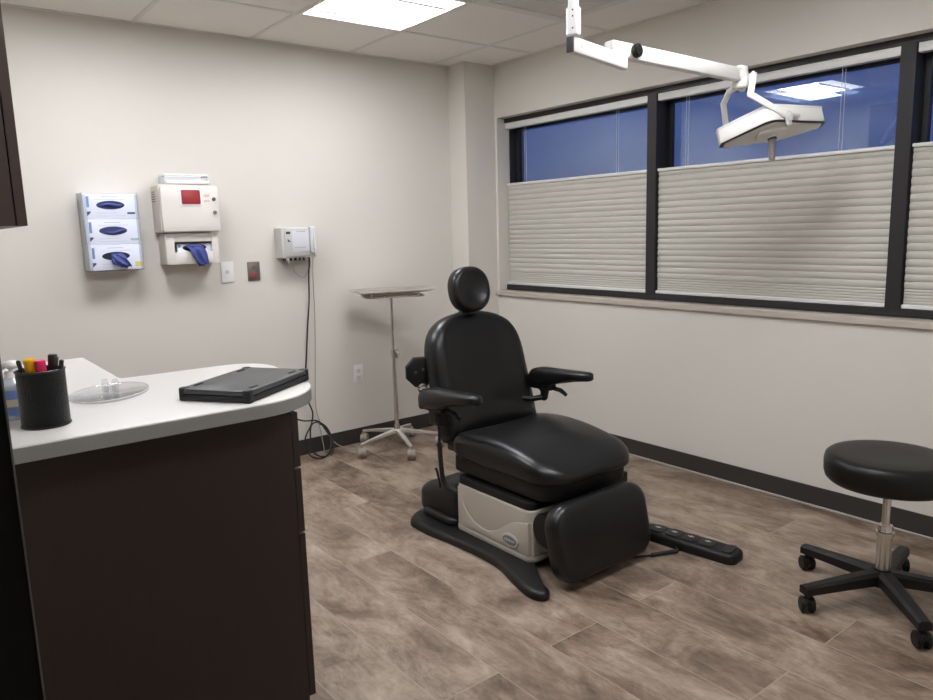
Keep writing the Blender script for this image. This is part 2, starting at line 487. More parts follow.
# baseboards
BBH = 0.096
B().span((XL, -0.008, 0), (-0.25, 0, BBH), 0.002).obj('baseboard_back', 'base', smooth=0, kind='structure')
B().span((-0.008, YF, 0), (0, -0.186, BBH), 0.002).obj('baseboard_right', 'base', smooth=0, kind='structure')
c = B(); c.span((-0.258, -0.186, 0), (-0.25, 0, BBH), 0.002); c.span((-0.258, -0.186, 0), (0, -0.178, BBH), 0.002)
c.obj('baseboard_corner', 'base', smooth=0, kind='structure')
B().span((XL, -1.09, 0), (XL + 0.008, 0, BBH), 0.002).obj('baseboard_left', 'base', smooth=0, kind='structure')
B().span((-0.020, YF, 0), (-0.008, -0.3, 0.009), 0.003).obj('trim_2', 'edge', smooth=0, kind='structure')

# window sill board
B().span((-0.018, YW1, 0.882), (0.07, -0.184, 0.914), 0.004).obj('trim_3', 'sill', smooth=0, kind='structure')

# ------------------------------------------------------------------ windows and shades
wins = [(-0.20, -1.421, 0.003, 0.03), (-1.421, -2.705, 0.03, 0.03), (-2.705, -3.52, 0.03, 0.016)]
for i, (ya, yb, sa, sb) in enumerate(wins):
    o = struct('window_%d' % (i + 1))
    f = B()
    f.span((0.108 if i == 0 else 0.065, ya - sa, 0.951), (0.20, ya, 2.034)); f.span((0.065, yb, 0.951), (0.20, yb + sb, 2.034))
    f.span((0.065, yb, 2.034), (0.20, ya, ZS1)); f.span((0.065, yb, 0.918), (0.20, ya, 0.951))
    # deeper glazing bead
    f.span((0.165, ya - sa - 0.022, 0.99), (0.2, ya - sa, 1.99)); f.span((0.165, yb + sb, 0.99), (0.2, yb + sb + 0.022, 1.99))
    f.span((0.165, yb + sb, 1.99), (0.2, ya - sa, 2.034)); f.span((0.165, yb + sb, 0.951), (0.2, ya - sa, 0.99))
    f.obj('frame', 'frame', o, smooth=0)
    p0, p1, q0, q1 = yb + sb + 0.001, ya - sa - 0.001, 0.953, 2.032
    B().span((0.176, p0, q0), (0.179, p1, q1)).obj('pane', 'pane', o, smooth=0)
    # outer pane of the sealed unit, a hair out of parallel
    X = Matrix.Translation((0.192, (p0 + p1) / 2, (q0 + q1) / 2)) @ Matrix.Rotation(math.radians(0.25), 4, 'Z') @ Matrix.Rotation(math.radians(0.35), 4, 'Y')
    B().box((0, 0, 0), (0.003, p1 - p0, q1 - q0), 0, X).obj('outer_pane', 'pane', o, smooth=0)

lab = ['pleated top-down shade over the window nearest the room corner',
       'widest pleated shade, in the middle window behind the exam lamp',
       'pleated shade cut off by the picture edge, in the window above the stool']
for i, (ya, yb, sa, sb) in enumerate(wins):
    a, b = ya - (0.0015 if i == 0 else sa + 0.0025), yb + sb + 0.0025
    T = thing('pleated_shade', (0.09, (a + b) / 2, 0.952), lab[i], 'window shade', 'pleated shades in the windows')
    B().span((0.072, b, 1.995), (0.112, a, 2.0335), 0.003).obj('head_rail', 'rail', T)
    B().span((0.076, b, 1.622), (0.106, a, 1.638), 0.003).obj('top_rail', 'rail', T)
    B().span((0.074, b, 0.952), (0.108, a, 0.969), 0.003).obj('bottom_rail', 'rail', T)
    zs = []; z = 0.969
    while z < 1.61:
        zs.append(z); z += 0.013 if z < 1.03 else 0.033 + 0.0015 * math.sin(i + 9 * z)
    zs.append(1.622)
    prof = []
    for z0, z1 in zip(zs, zs[1:]):
        h = z1 - z0; dp = min(0.0075, h * 0.3)
        for u, q in ((0.0, 0.0), (0.10, 0.40), (0.28, 0.78), (0.5, 1.0), (0.74, 0.9), (0.93, 0.5)):
            prof.append((0.096 - 0.004 - dp * q, z0 + h * u))
    prof.append((0.092, 1.622))
    t2 = bmesh.new(); R = []
    for x, z in prof:
        R.append([t2.verts.new((x, a - 0.003, z)), t2.verts.new((x, b + 0.003, z)), t2.verts.new((0.19 - x - 0.003, b + 0.003, z)), t2.verts.new((0.19 - x - 0.003, a - 0.003, z))])
    for r0, r1 in zip(R, R[1:]):
        for k in range(4): t2.faces.new((r0[k], r0[(k + 1) % 4], r1[(k + 1) % 4], r1[k]))
    t2.faces.new(R[0]); t2.faces.new(R[-1][::-1])
    bmesh.ops.recalc_face_normals(t2, faces=t2.faces[:])
    s = B(); s.merge(t2); s.obj('pleated_fabric', 'blind', T, smooth=20)
    for fr in (0.14, 0.80):
        y = a + (b - a) * fr
        c = B(); c.cyl((0.092, y, 1.63), (0.092, y, 2.0), 0.0012, n=6); c.cyl((0.097, y - 0.012, 1.63), (0.097, y - 0.012, 2.0), 0.0012, n=6)
        c.obj('lift_cord', 'cord_w', T)

# ------------------------------------------------------------------ ceiling lights and vent
def light_panel(X0, Y0, label):
    x1, y1 = X0 + 0.61, Y0 - 0.61
    T = thing('ceiling_light', ((X0 + x1) / 2, (Y0 + y1) / 2, H), label, 'ceiling light', 'square recessed ceiling lights')
    f = B(); e = 0.022; z0, z1 = H - 0.006, H + 0.001
    ring(f, X0, x1, y1, Y0, z0, z1, e)
    f.obj('light_frame', 'whtp', T, smooth=0)
    ya, yb = Y0 - 0.135, y1 + 0.135
    b = B(); b.span((X0 + e, ya, H - 0.003), (x1 - e, Y0 - e, H - 0.001)); b.obj('glowing_reflector', 'reflector_glow', T, smooth=0)  # side reflectors, their lit look made by emission
    b = B(); b.span((X0 + e, y1 + e, H - 0.003), (x1 - e, yb, H - 0.001)); b.obj('glowing_reflector', 'reflector_glow', T, smooth=0)
    B().span((X0 + e, yb, H - 0.0045), (x1 - e, ya, H - 0.001)).obj('diffuser', 'lens', T, smooth=0)
    for yy in (ya, yb): B().span((X0 + e + 0.03, yy - 0.012, H - 0.014), (x1 - e - 0.03, yy + 0.012, H - 0.0045), 0.002).obj('diffuser_rib', 'whtp', T, smooth=0)
light_panel(-1.597, -0.575, 'bright square ceiling light above the space in front of the back wall')
light_panel(-2.817, -0.575, 'square ceiling light nearest the left wall, seen mirrored in the window pane')
light_panel(-1.597, -2.405, 'square ceiling light beside the lamp pole, over the foot of the black chair')
light_panel(-2.817, -2.405, 'square ceiling light above the counter end, near the doorway')

T = thing('ceiling_vent', (-0.682, -1.49, H), 'flat grey air grille in the ceiling between light and window', 'air vent')
f = B(); X0, x1, Y0, y1 = -0.987, -0.377, -1.185, -1.795; e = 0.055; z0 = H - 0.006
ring(f, X0, x1, y1, Y0, z0, H, e)
f.obj('vent_frame', 'grid', T, smooth=0)
f = B(); f.span((X0 + e, y1 + e, H - 0.002), (x1 - e, Y0 - e, H - 0.0004))
for k in range(24):
    y = Y0 - e - 0.5 * (k + 0.5) / 24; f.span((X0 + e, y - 0.004, H - 0.004), (x1 - e, y + 0.004, H - 0.001))
f.obj('vent_grille', 'grid', T, smooth=0)

# ------------------------------------------------------------------ casework
CX = -2.355
poly = [(XL, -1.09, 0), (-2.79, -1.09, 0.01), (-2.79, -1.635, 0.012), (-2.340, -1.655, 0.13), (-2.412, -2.287, 0.215), (XL, -2.287, 0)]
fp = fillet(poly, 10)
T = thing('countertop', (-2.9, -1.9, 0.876), 'pale grey laminate L-shaped countertop with a rounded peninsula end', 'countertop')
B().prism(fp, 0.8762, 0.914, bev=0.003).obj('worktop', 'counter', T, smooth=40)
cen = Vector((-2.9, -1.9))
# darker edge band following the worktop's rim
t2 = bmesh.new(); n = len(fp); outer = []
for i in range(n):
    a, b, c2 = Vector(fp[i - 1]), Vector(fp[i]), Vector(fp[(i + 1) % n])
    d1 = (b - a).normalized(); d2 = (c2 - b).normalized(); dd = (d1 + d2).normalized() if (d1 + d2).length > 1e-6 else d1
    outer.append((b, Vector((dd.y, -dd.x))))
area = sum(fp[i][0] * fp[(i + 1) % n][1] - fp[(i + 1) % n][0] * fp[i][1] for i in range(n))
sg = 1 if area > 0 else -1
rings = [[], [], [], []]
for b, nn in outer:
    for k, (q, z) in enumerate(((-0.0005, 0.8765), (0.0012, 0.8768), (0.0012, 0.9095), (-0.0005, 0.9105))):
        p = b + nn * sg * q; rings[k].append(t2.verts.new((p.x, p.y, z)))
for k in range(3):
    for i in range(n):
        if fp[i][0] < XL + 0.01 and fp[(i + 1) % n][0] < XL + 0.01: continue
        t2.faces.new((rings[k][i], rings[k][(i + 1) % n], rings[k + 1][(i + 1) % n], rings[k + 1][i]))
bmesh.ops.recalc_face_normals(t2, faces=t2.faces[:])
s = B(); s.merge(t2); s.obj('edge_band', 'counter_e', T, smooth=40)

T = thing('base_cabinet', (-2.95, -1.96, 0), 'dark wood base cabinet with drawers under the grey peninsula counter', 'cabinet')
b = B(); b.span((XL + 0.002, -2.247, 0.06), (-2.522, -1.66, 0.876)); b.obj('cabinet_body', 'cab', T, smooth=0)
B().span((XL + 0.002, -2.266, 0.0), (-2.522, -2.2475, 0.876)).obj('end_panel', 'cab', T, smooth=0)
B().span((XL + 0.002, -2.246, 0), (-2.57, -1.68, 0.06)).obj('toe_kick', 'toe', T, smooth=0)
for za, zb in ((0.72, 0.87), (0.535, 0.714), (0.045, 0.529)):
    B().span((-2.521, -2.266, za), (-2.502, -1.664, zb), 0.0015).obj('drawer_front', 'cab', T, smooth=0)

T = thing('wall_cabinet', (-3.25, -1.7, 1.37), 'dark wood wall cabinet cut off at the upper picture corner', 'cabinet')
B().span((XL + 0.002, -2.30, 1.371), (-3.100, -1.09, 2.28)).obj('cabinet_body', 'cab_up', T, smooth=0)
for ya, yb in ((-2.30, -1.70), (-1.696, -1.09)):
    B().span((-3.0975, ya, 1.371), (-3.0785, yb, 2.28), 0.0015).obj('door', 'cab_up', T, smooth=0)

# ------------------------------------------------------------------ things on the counter
ZC = 0.9142
# laptop
LX = frame_from((-2.5655, -2.0905, ZC), (0.2515, 0.174, 0), (-0.174, 0.2515, 0))
T = thing('laptop', (-2.5655, -2.0905, ZC), 'closed black laptop lying at the rounded counter end', 'laptop')
b = B(); b.prism(rrect(0.312, 0.219, 0.016, 5), 0.002, 0.0165, LX, 0.003); b.obj('lid', 'lapd', T)
b = B(); b.prism(rrect(0.308, 0.215, 0.016, 5), 0.0185, 0.0325, LX, 0.003); b.prism(rrect(0.296, 0.205, 0.014, 5), 0.016, 0.019, LX); b.obj('base_shell', 'lap', T)
for sx in (-1, 1):
    for sy in (-1, 1):
        B().prism(rrect(0.026, 0.026, 0.010, 4, sx * 0.142, sy * 0.0965), 0.0, 0.0338, LX, 0.003).obj('corner_bumper', 'lapd', T)
for sx in (-1, 1):
    for sy in (-1, 1):
        B().prism(rrect(0.036, 0.009, 0.004, 4, sx * 0.098, sy * 0.085), 0.0325, 0.0345, LX, 0.0006).obj('rubber_foot', 'lap_foot', T)
for c_, d_ in (((0.13, -0.1065, 0.012), (0.012, 0.003, 0.006)), ((-0.1525, -0.03, 0.012), (0.003, 0.012, 0.004)), ((-0.1525, 0.02, 0.012), (0.003, 0.02, 0.005))):
    B().box(c_, d_, 0, LX).obj('port', 'blk_cord', T, smooth=0)

# clear disc with upright
DXm = Matrix.Translation((-2.872, -1.862, ZC)) @ Matrix.Rotation(math.radians(61), 4, 'Z')
T = thing('acrylic_disc', (-2.872, -1.862, ZC), 'clear plastic oval disc with an upright knob lying on the counter', 'plastic disc')
b = B(); b.lathe([(0.0, 0.0), (0.124, 0.0), (0.130, 0.002), (0.131, 0.006), (0.127, 0.0085), (0.122, 0.0055), (0.0, 0.0045)], DXm, 48, 1.0, 0.76); b.obj('disc', 'acrylic2', T, smooth=60)
b = B(); b.lathe([(0.131, 0.0062), (0.132, 0.0075), (0.131, 0.0088), (0.1298, 0.0075), (0.131, 0.0062)], DXm, 48, 1.0, 0.76); b.obj('rim', 'lgrey2', T, smooth=60)
b = B()
for dx in (-0.011, 0.012):
    b.cyl((-2.866 + dx, -1.85 - dx * .7, ZC + 0.005), (-2.866 + dx, -1.85 - dx * .7, ZC + 0.040), 0.009, 0.008, 16, 0.002)
b.box((-2.866, -1.85, ZC + 0.012), (0.03, 0.012, 0.016), 0.003)
b.obj('upright_knob', 'acrylic2', T)

# mesh pen cup with its pens
PC = Vector((-3.066, -2.122, ZC))
T = thing('pen_cup', PC, 'black wire mesh pen cup on the near counter edge', 'pen cup')
b = B(); b.lathe([(0.0, 0.0), (0.049, 0.0), (0.051, 0.003), (0.051, 0.130), (0.049, 0.130), (0.049, 0.004), (0.0, 0.004)], Matrix.Translation(PC), 48); b.obj('cup', 'wire', T)
b = B(); b.tube([PC + Vector((0.0505 * math.cos(2 * PI * k / 40), 0.0505 * math.sin(2 * PI * k / 40), 0.131)) for k in range(40)], 0.0028, 8, closed=True); b.obj('rim', 'penblk', T)
b = B(); b.tube([PC + Vector((0.0508 * math.cos(2 * PI * k / 40), 0.0508 * math.sin(2 * PI * k / 40), 0.003)) for k in range(40)], 0.0025, 8, closed=True); b.obj('base_ring', 'penblk', T)
def pen(name, off, top, r, bm_, cm, label, cat, cap=0.045, clip=True):
    p = PC + Vector((off[0], off[1], 0.006)); q = PC + Vector(top)
    d = (q - p).normalized(); L = (q - p).length
    T = thing(name, p, label, cat, 'pens in the mesh cup')
    b = B(); b.cyl(p + d * 0.012, q - d * cap, r * 0.92, None, 14, 0.001); b.cyl(p, p + d * 0.012, r * 0.3, r * 0.9, 14); b.obj('barrel', bm_, T)
    b = B(); b.cyl(q - d * cap, q, r, r * 0.96, 14, 0.0015)
    c = b.obj('cap', cm, T)
    if clip:
        sd = d.orthogonal().normalized()
        b = B(); b.tube([q - d * 0.004 + sd * r, q - d * 0.002 + sd * (r + 0.003), q - d * 0.034 + sd * (r + 0.0025)], 0.0013, 6); b.obj('clip', cm, c)
rgt = Vector((0.785, -0.619, 0)); fw = Vector((0.615, 0.788, 0))
def rf(a, c, z): v = rgt * a + fw * c; return (v.x, v.y, z)
pen('highlighter', rf(-0.012, 0.012, 0)[:2], rf(-0.0165, -0.012, 0.159), 0.0128, 'ora', 'yel', 'yellow-topped highlighter marker standing in the pen cup', 'highlighter', 0.034, False)
pen('highlighter', rf(0.008, 0.0, 0)[:2], rf(0.0075, -0.010, 0.155), 0.0122, 'pinkd', 'pink', 'bright pink highlighter marker standing in the pen cup', 'highlighter', 0.034, False)
pen('ballpoint_pen', rf(-0.005, -0.020, 0)[:2], rf(-0.046, -0.006, 0.155), 0.0044, 'pengry', 'penblk', 'thin dark pen leaning out beside the yellow highlighter', 'pen', 0.03)
pen('marker', rf(0.014, 0.01, 0)[:2], rf(0.0265, 0.012, 0.165), 0.0105, 'penblk', 'penblk', 'thick black marker, tallest of the black pens in the cup', 'marker', 0.045)
pen('ballpoint_pen', rf(0.02, -0.008, 0)[:2], rf(0.0385, 0.004, 0.161), 0.0045, 'penblk', 'pengry', 'thin black pen just beside the thick black marker', 'pen', 0.02)
pen('ballpoint_pen', rf(0.026, 0.004, 0)[:2], rf(0.051, 0.002, 0.153), 0.0046, 'penblk', 'penblk', 'black pen leaning over the cup rim farthest from the yellow highlighter', 'pen', 0.02)

# sanitizer pump bottle behind the cup
SB = Vector((-3.110, -1.990, ZC))
T = thing('pump_bottle', SB, 'clear pump bottle with white pump head behind the pen cup', 'bottle')
X = Matrix.Translation(SB)
b = B(); b.lathe([(0.0, 0.0), (0.031, 0.0), (0.034, 0.004), (0.034, 0.078), (0.029, 0.092), (0.016, 0.1), (0.015, 0.104), (0.0, 0.104)], X, 28); b.obj('bottle_body', 'bottle', T, smooth=50)
b = B(); b.lathe([(0.0346, 0.052), (0.0348, 0.074), (0.0342, 0.074), (0.0342, 0.052), (0.0346, 0.052)], X, 28); b.lathe([(0.0346, 0.012), (0.0348, 0.034), (0.0342, 0.034), (0.0342, 0.012), (0.0346, 0.012)], X, 28); b.obj('label_band', 'bluelab', T)
b = B(); b.lathe([(0.0345, 0.034), (0.0347, 0.052), (0.0342, 0.052), (0.0342, 0.034), (0.0345, 0.034)], X, 28); b.obj('label_strip', 'tanlab', T)
b = B(); b.cyl(SB + Vector((0, 0, 0.100)), SB + Vector((0, 0, 0.116)), 0.017, 0.016, 20, 0.002); b.cyl(SB + Vector((0, 0, 0.114)), SB + Vector((0, 0, 0.126)), 0.005)
h = SB + Vector((0.004, -0.002, 0.132))
b.ball(h, 0.019, (1, 1, 0.6)); b.tube([h + Vector((0.004, 0, 0.001)), h + rgt * -0.018 + Vector((0, 0, 0.0)), h + rgt * -0.034 + Vector((0, 0, -0.012)), h + rgt * -0.04 + Vector((0, 0, -0.024))], [0.009, 0.008, 0.006, 0.005], 10)
b.obj('pump_head', 'whtp', T)

# ------------------------------------------------------------------ glove boxes on the back wall
T = thing('wall_rack', (-2.427, -0.0, 1.185), 'clear plastic wall rack holding three white glove boxes', 'wall rack')
B().span((-2.546, -0.003, 1.183), (-2.292, 0, 1.566)).obj('mounting_panel', 'acrylic', T, smooth=0)
for xa in (-2.546, -2.294): B().span((xa, -0.118, 1.1855), (xa + 0.002, -0.0035, 1.562)).obj('side_panel', 'acrylic', T, smooth=0)
B().span((-2.546, -0.118, 1.183), (-2.292, -0.0035, 1.185)).obj('bottom_panel', 'acrylic', T, smooth=0)
for xa in (-2.5435, -2.309): B().span((xa, -0.118, 1.1855), (xa + 0.0145, -0.1165, 1.552)).obj('front_lip', 'acrylic', T, smooth=0)
def glove_box(zc, dep, label, hole, mode):
    x = -2.4185; w_, h_ = 0.243, 0.122
    T = thing('glove_box', (x, -0.005, zc - h_ / 2), label, 'glove box', 'glove boxes in the wall rack')
    X = WB(x, zc, -dep)
    B().span((x - w_ / 2, -dep, zc - h_ / 2), (x + w_ / 2, -0.0045, zc + h_ / 2), 0.0012).obj('carton', 'card', T)
    B().prism(ellipse(0.064, 0.0205), 0.0004, 0.0012, X @ Matrix.Translation((0.0, 0.006, 0))).obj('opening', hole, T)
    p = B()
    p.box((-0.101, 0.022, 0.0005), (0.012, 0.052, 0.001), 0, X); p.obj('printed_bar', 'bluebar', T, smooth=0)
    p = B(); p.prism([(-0.108, -0.024), (-0.108, -0.046), (-0.092, -0.030), (-0.092, -0.024)], 0.0002, 0.001, X); p.obj('printed_mark', 'navyprint', T, smooth=0)
    p = B()
    for k in range(9):
        p.box((-0.035 + 0.0085 * k, 0.046, 0.0005), (0.0055, 0.0035, 0.001), 0, X)
    p.box((0.0, 0.0325, 0.0005), (0.14, 0.0012, 0.001), 0, X); p.box((-0.02, -0.032, 0.0005), (0.09, 0.0012, 0.001), 0, X); p.box((0.0, -0.046, 0.0005), (0.13, 0.0012, 0.001), 0, X)
    p.obj('print_line', 'greyprint', T, smooth=0)
    if mode == 0:
        p = B(); p.box((0.092, -0.033, 0.0006), (0.036, 0.009, 0.001), 0, X); p.obj('size_mark', 'navyprint', T, smooth=0)
    if mode == 1:
        p = B(); p.box((0.096, -0.038, 0.0006), (0.038, 0.010, 0.001), 0, X); p.obj('size_mark', 'tealp', T, smooth=0)
        p = B(); p.tube([X @ Vector(v) for v in ((-0.03, 0.0, 0.002), (0.0, -0.004, 0.006), (0.025, 0.004, 0.006), (0.05, 0.010, 0.002))], [0.003, 0.006, 0.006, 0.003], 8, 4); p.obj('glove', 'blueg', T)
    if mode == 0:
        p = B(); p.tube([X @ Vector(v) for v in ((-0.045, 0.004, 0.001), (-0.01, 0.010, 0.005), (0.03, 0.004, 0.005), (0.05, 0.008, 0.001))], [0.003, 0.007, 0.007, 0.003], 8, 4); p.obj('glove', 'blueg', T)
    if mode == 2:
        p = B(); p.box((0.105, -0.036, 0.0006), (0.036, 0.024, 0.001), 0, X); p.obj('size_mark', 'yellowp', T, smooth=0)
        glove(X, T, ((-0.002, 0.016, 0.002), (0.004, 0.006, 0.014), (0.012, -0.012, 0.022), (0.024, -0.034, 0.020), (0.036, -0.046, 0.016)), 0.062, 3)

def glove(X, T, path, width, seed=0):
    """a limp glove pulled part-way out of its box: a crumpled, folded tube of film"""
    rn = random.Random(seed)
    ph = [rn.uniform(0, 6.28) for _ in range(6)]
    pts = catmull([Vector(v) for v in path], 6); n = len(pts); t2 = bmesh.new(); R = []; N = 28
    for i, p in enumerate(pts):
        u = i / (n - 1); ww = width * (0.55 + 0.45 * math.sin(PI * (0.15 + 0.6 * u)))
        row = []
        for j in range(N):
            a = 2 * PI * j / N
            rx = ww / 2 * (1 + 0.2 * math.sin(3 * a + ph[0] + 5 * u) + 0.10 * math.sin(7 * u + ph[1]))
            rz = 0.0085 * (1 + 0.7 * math.sin(5 * a + ph[2] + 4 * u) + 0.4 * math.sin(2 * a + ph[3] - 6 * u))
            q = Vector((math.cos(a) * rx, math.sin(a) * rx * 0.22 * math.sin(4 * u + ph[4]) + math.cos(a) * rx * 0.25 * math.sin(3 * u + ph[5]), math.sin(a) * rz))
            if i == n - 1: q.y += 0.006 * math.sin(4 * a + ph[1])
            row.append(t2.verts.new(p + q))
        R.append(row)
    for a, b in zip(R, R[1:]):
        for k in range(N): t2.faces.new((a[k], a[(k + 1) % N], b[(k + 1) % N], b[k]))
    t2.faces.new(R[0][::-1]); t2.faces.new(R[-1])
    bmesh.ops.recalc_face_normals(t2, faces=t2.faces[:])
    s = B(); s.merge(t2, X); return s.obj('hanging_glove', 'blueg', T, smooth=55)

glove_box(1.497, 0.104, 'white glove box on top, with a flat blue opening', 'navyhole', 0)
glove_box(1.3735, 0.108, 'white glove box between the other two in the wall rack', 'navyhole', 1)
glove_box(1.250, 0.112, 'white glove box at the bottom with a blue glove hanging out', 'darkhole', 2)

# ------------------------------------------------------------------ sharps cabinet
T = thing('sharps_cabinet', (-2.045, 0, 1.2), 'cream wall cabinet with a red window and a clear tray on top', 'sharps container')
b = B(); b.prism(rrect(0.300, 0.245, 0.012, 5, -2.046, 1.484), 0.0, 0.128, frame_from((0, 0, 0), (1, 0, 0), (0, 0, 1)), 0.004); b.obj('cabinet_shell', 'cream2', T)
b = B(); b.prism(rrect(0.294, 0.232, 0.014, 5, -2.045, 1.482), 0.128, 0.150, frame_from((0, 0, 0), (1, 0, 0), (0, 0, 1)), 0.006)
b.box((-2.045, -0.150, 1.392), (0.27, 0.003, 0.003), 0.001)
door = b.obj('door', 'cream', T)
b = B(); b.prism(rrect(0.112, 0.088, 0.012, 5, -2.043, 1.540), 0.150, 0.1535, frame_from((0, 0, 0), (1, 0, 0), (0, 0, 1)), 0.001); b.obj('window_surround', 'whtp', door)
b = B(); b.prism(rrect(0.096, 0.072, 0.007, 5, -2.043, 1.541), 0.1535, 0.1550, frame_from((0, 0, 0), (1, 0, 0), (0, 0, 1)), 0.0006); b.obj('red_window', 'red', door)
for z in (1.530, 1.462):
    b = B(); b.cyl((-1.924, -0.149, z), (-1.924, -0.155, z), 0.010, n=20); b.cyl((-1.924, -0.155, z), (-1.924, -0.159, z), 0.006, n=16); b.obj('lock', 'plate_m', door)
prm = mat('pale red print', (222, 190, 180), 0.6)
for z, hh in ((1.548, 0.016), (1.522, 0.010)): B().box((-1.960, -0.1502, z), (0.030, 0.001, hh)).obj('warning_print', prm, door, smooth=0)
b = B()
for k in range(5): b.box((-2.1965, -0.045, 1.57 - 0.012 * k), (0.002, 0.05, 0.004))
b.obj('side_vent', 'dgrey', T, smooth=0)
# clear tray with a white rim on top
tx0, tx1 = -2.158, -1.938
b = B(); b.span((tx0, -0.122, 1.6075), (tx1, -0.02, 1.611)); b.span((tx0, -0.122, 1.611), (tx0 + 0.003, -0.02, 1.652)); b.span((tx1 - 0.003, -0.122, 1.611), (tx1, -0.02, 1.652)); b.span((tx0 + 0.003, -0.023, 1.611), (tx1 - 0.003, -0.02, 1.652))
b.span((tx0 + 0.003, -0.122, 1.611), (tx1 - 0.003, -0.119, 1.640)); b.obj('clear_tray', 'acrylic_w', T, smooth=0)
b = B(); b.tube([(tx0, -0.12, 1.653), (tx1, -0.12, 1.653), (tx1, -0.02, 1.653), (tx0, -0.02, 1.653)], 0.0048, 8, closed=True); b.obj('tray_rim', 'whtp', T)
B().box(((tx0 + tx1) / 2 + 0.004, -0.1265, 1.617), (0.222, 0.012, 0.018), 0.004).obj('tray_lip', 'whtp', T)
# lower glove compartment, hollow, with a wide slot in its front
FW = frame_from((0, 0, 0), (1, 0, 0), (0, 0, 1))
g0, g1, h0, h1 = -2.180, -1.908, 1.200, 1.3585
b = B(); b.span((g0, -0.004, h0), (g1, 0, h1)); b.span((g0, -0.110, h0), (g0 + 0.004, -0.004, h1), 0.001); b.span((g1 - 0.004, -0.110, h0), (g1, -0.004, h1), 0.001)
b.span((g0 + 0.004, -0.110, h0), (g1 - 0.004, -0.004, h0 + 0.004)); b.span((g0 + 0.004, -0.110, h1 - 0.004), (g1 - 0.004, -0.004, h1)); b.obj('glove_compartment', 'cream2', T)
s0, s1, r0, r1 = -2.136, -1.944, 1.262, 1.314
b = B(); b.span((g0, -0.122, h0), (s0, -0.110, h1), 0.003); b.span((s1, -0.122, h0), (g1, -0.110, h1), 0.003)
b.span((s0 - 0.004, -0.122, h0), (s1 + 0.004, -0.110, r0), 0.003); b.span((s0 - 0.004, -0.122, r1), (s1 + 0.004, -0.110, h1), 0.003); b.obj('compartment_front', 'cream', T)
T2 = thing('glove_box', (-2.035, -0.06, h0 + 0.0045), 'white glove box inside the slot of the cream cabinet', 'glove box')
B().span((-2.118, -0.104, h0 + 0.0045), (-1.934, -0.008, 1.303), 0.001).obj('carton', 'card', T2)
GX = WB(-2.030, 1.283, -0.104)
B().prism(ellipse(0.062, 0.0195), 0.0002, 0.0010, GX).obj('opening', 'darkhole', T2)
b = B(); b.box((-0.079, 0.010, 0.0006), (0.014, 0.016, 0.001), 0, GX); b.obj('printed_mark', 'bluebar', T2, smooth=0)
glove(GX, T2, ((-0.026, 0.004, 0.004), (-0.010, 0.004, 0.020), (0.002, -0.008, 0.038), (0.010, -0.040, 0.042), (0.022, -0.072, 0.038), (0.030, -0.090, 0.036)), 0.062, 5)
b = B(); b.tube([GX @ Vector(v) for v in ((-0.045, 0.004, 0.004), (-0.01, 0.010, 0.012), (0.032, 0.002, 0.014), (0.012, -0.010, 0.020), (-0.022, -0.006, 0.016))], [0.004, 0.008, 0.007, 0.008, 0.004], 10, 5); b.obj('glove_fold', 'blueg', T2)
# wall plates
def plate(name, x, z, w_, h_, m, label, cat):
    T = thing(name, (x, 0, z), label, cat)
    B().prism(rrect(w_, h_, 0.004, 4, x, z), 0.0, 0.006, FW, 0.002).obj('cover_plate', m, T)
    return T
T = plate('wall_switch', -1.828, 1.140, 0.072, 0.114, 'whtp', 'white wall plate with a small grey centre button beside the cream cabinet', 'wall plate')
b = B(); b.cyl((-1.829, -0.006, 1.141), (-1.829, -0.010, 1.141), 0.011, 0.010, 20); b.obj('centre_button', 'lgrey', T)
T = plate('call_button_plate', -1.676, 1.136, 0.072, 0.108, 'plate_m', 'brushed steel wall plate with a red button', 'wall plate')
b = B(); b.box((-1.680, -0.0075, 1.114), (0.032, 0.004, 0.026), 0.001); b.obj('red_button', 'redb', T)
b = B(); b.cyl((-1.676, -0.006, 1.160), (-1.676, -0.010, 1.160), 0.009, n=18); b.obj('key_switch', 'plate_m', T)
T = plate('wall_outlet', -1.036, 0.449, 0.070, 0.116, 'whtp', 'white electrical outlet low on the wall left of the tray stand', 'outlet')
for dz in (-0.021, 0.021):
    f_ = B().prism(rrect(0.034, 0.030, 0.011, 5, -1.036, 0.449 + dz), 0.006, 0.0075, FW, 0.0005).obj('socket', 'wht', T)
    b = B()
    for dx in (-0.007, 0.007): b.box((-1.036 + dx, -0.0077, 0.449 + dz + 0.003), (0.0022, 0.0008, 0.009))
    b.cyl((-1.036, -0.0074, 0.449 + dz - 0.008), (-1.036, -0.0081, 0.449 + dz - 0.008), 0.0025, n=10)
    b.obj('slot', 'dgrey', f_)

# ------------------------------------------------------------------ control unit on the wall with its cords
T = thing('electrosurgical_unit', (-1.43, 0, 1.2), 'light grey wall-mounted electrical box with cords hanging below', 'medical device')
b = B(); b.prism(rrect(0.216, 0.172, 0.006, 4, -1.428, 1.289), 0.0, 0.096, FW, 0.003); b.prism(rrect(0.150, 0.158, 0.006, 4, -1.445, 1.291), 0.096, 0.104, FW, 0.003); b.obj('housing', 'lgrey', T)
b = B(); b.prism(rrect(0.104, 0.120, 0.004, 4, -1.424, 1.298), 0.104, 0.1055, FW, 0.0005); b.obj('front_panel', 'lgrey2', T)
b = B(); b.prism(rrect(0.026, 0.014, 0.002, 3, -1.498, 1.346), 0.104, 0.1055, FW); b.obj('display', 'dgrey', T)
b = B(); b.prism([(-1.504, 1.312), (-1.502, 1.296), (-1.484, 1.294)], 0.104, 0.1056, FW); b.obj('warning_triangle', 'dgrey', T)
for x, z, w_ in ((-1.42, 1.352, 0.056), (-1.43, 1.262, 0.07)): B().box((x, -0.1058, z), (w_, 0.001, 0.005)).obj('print_line', 'greyprint', T, smooth=0)
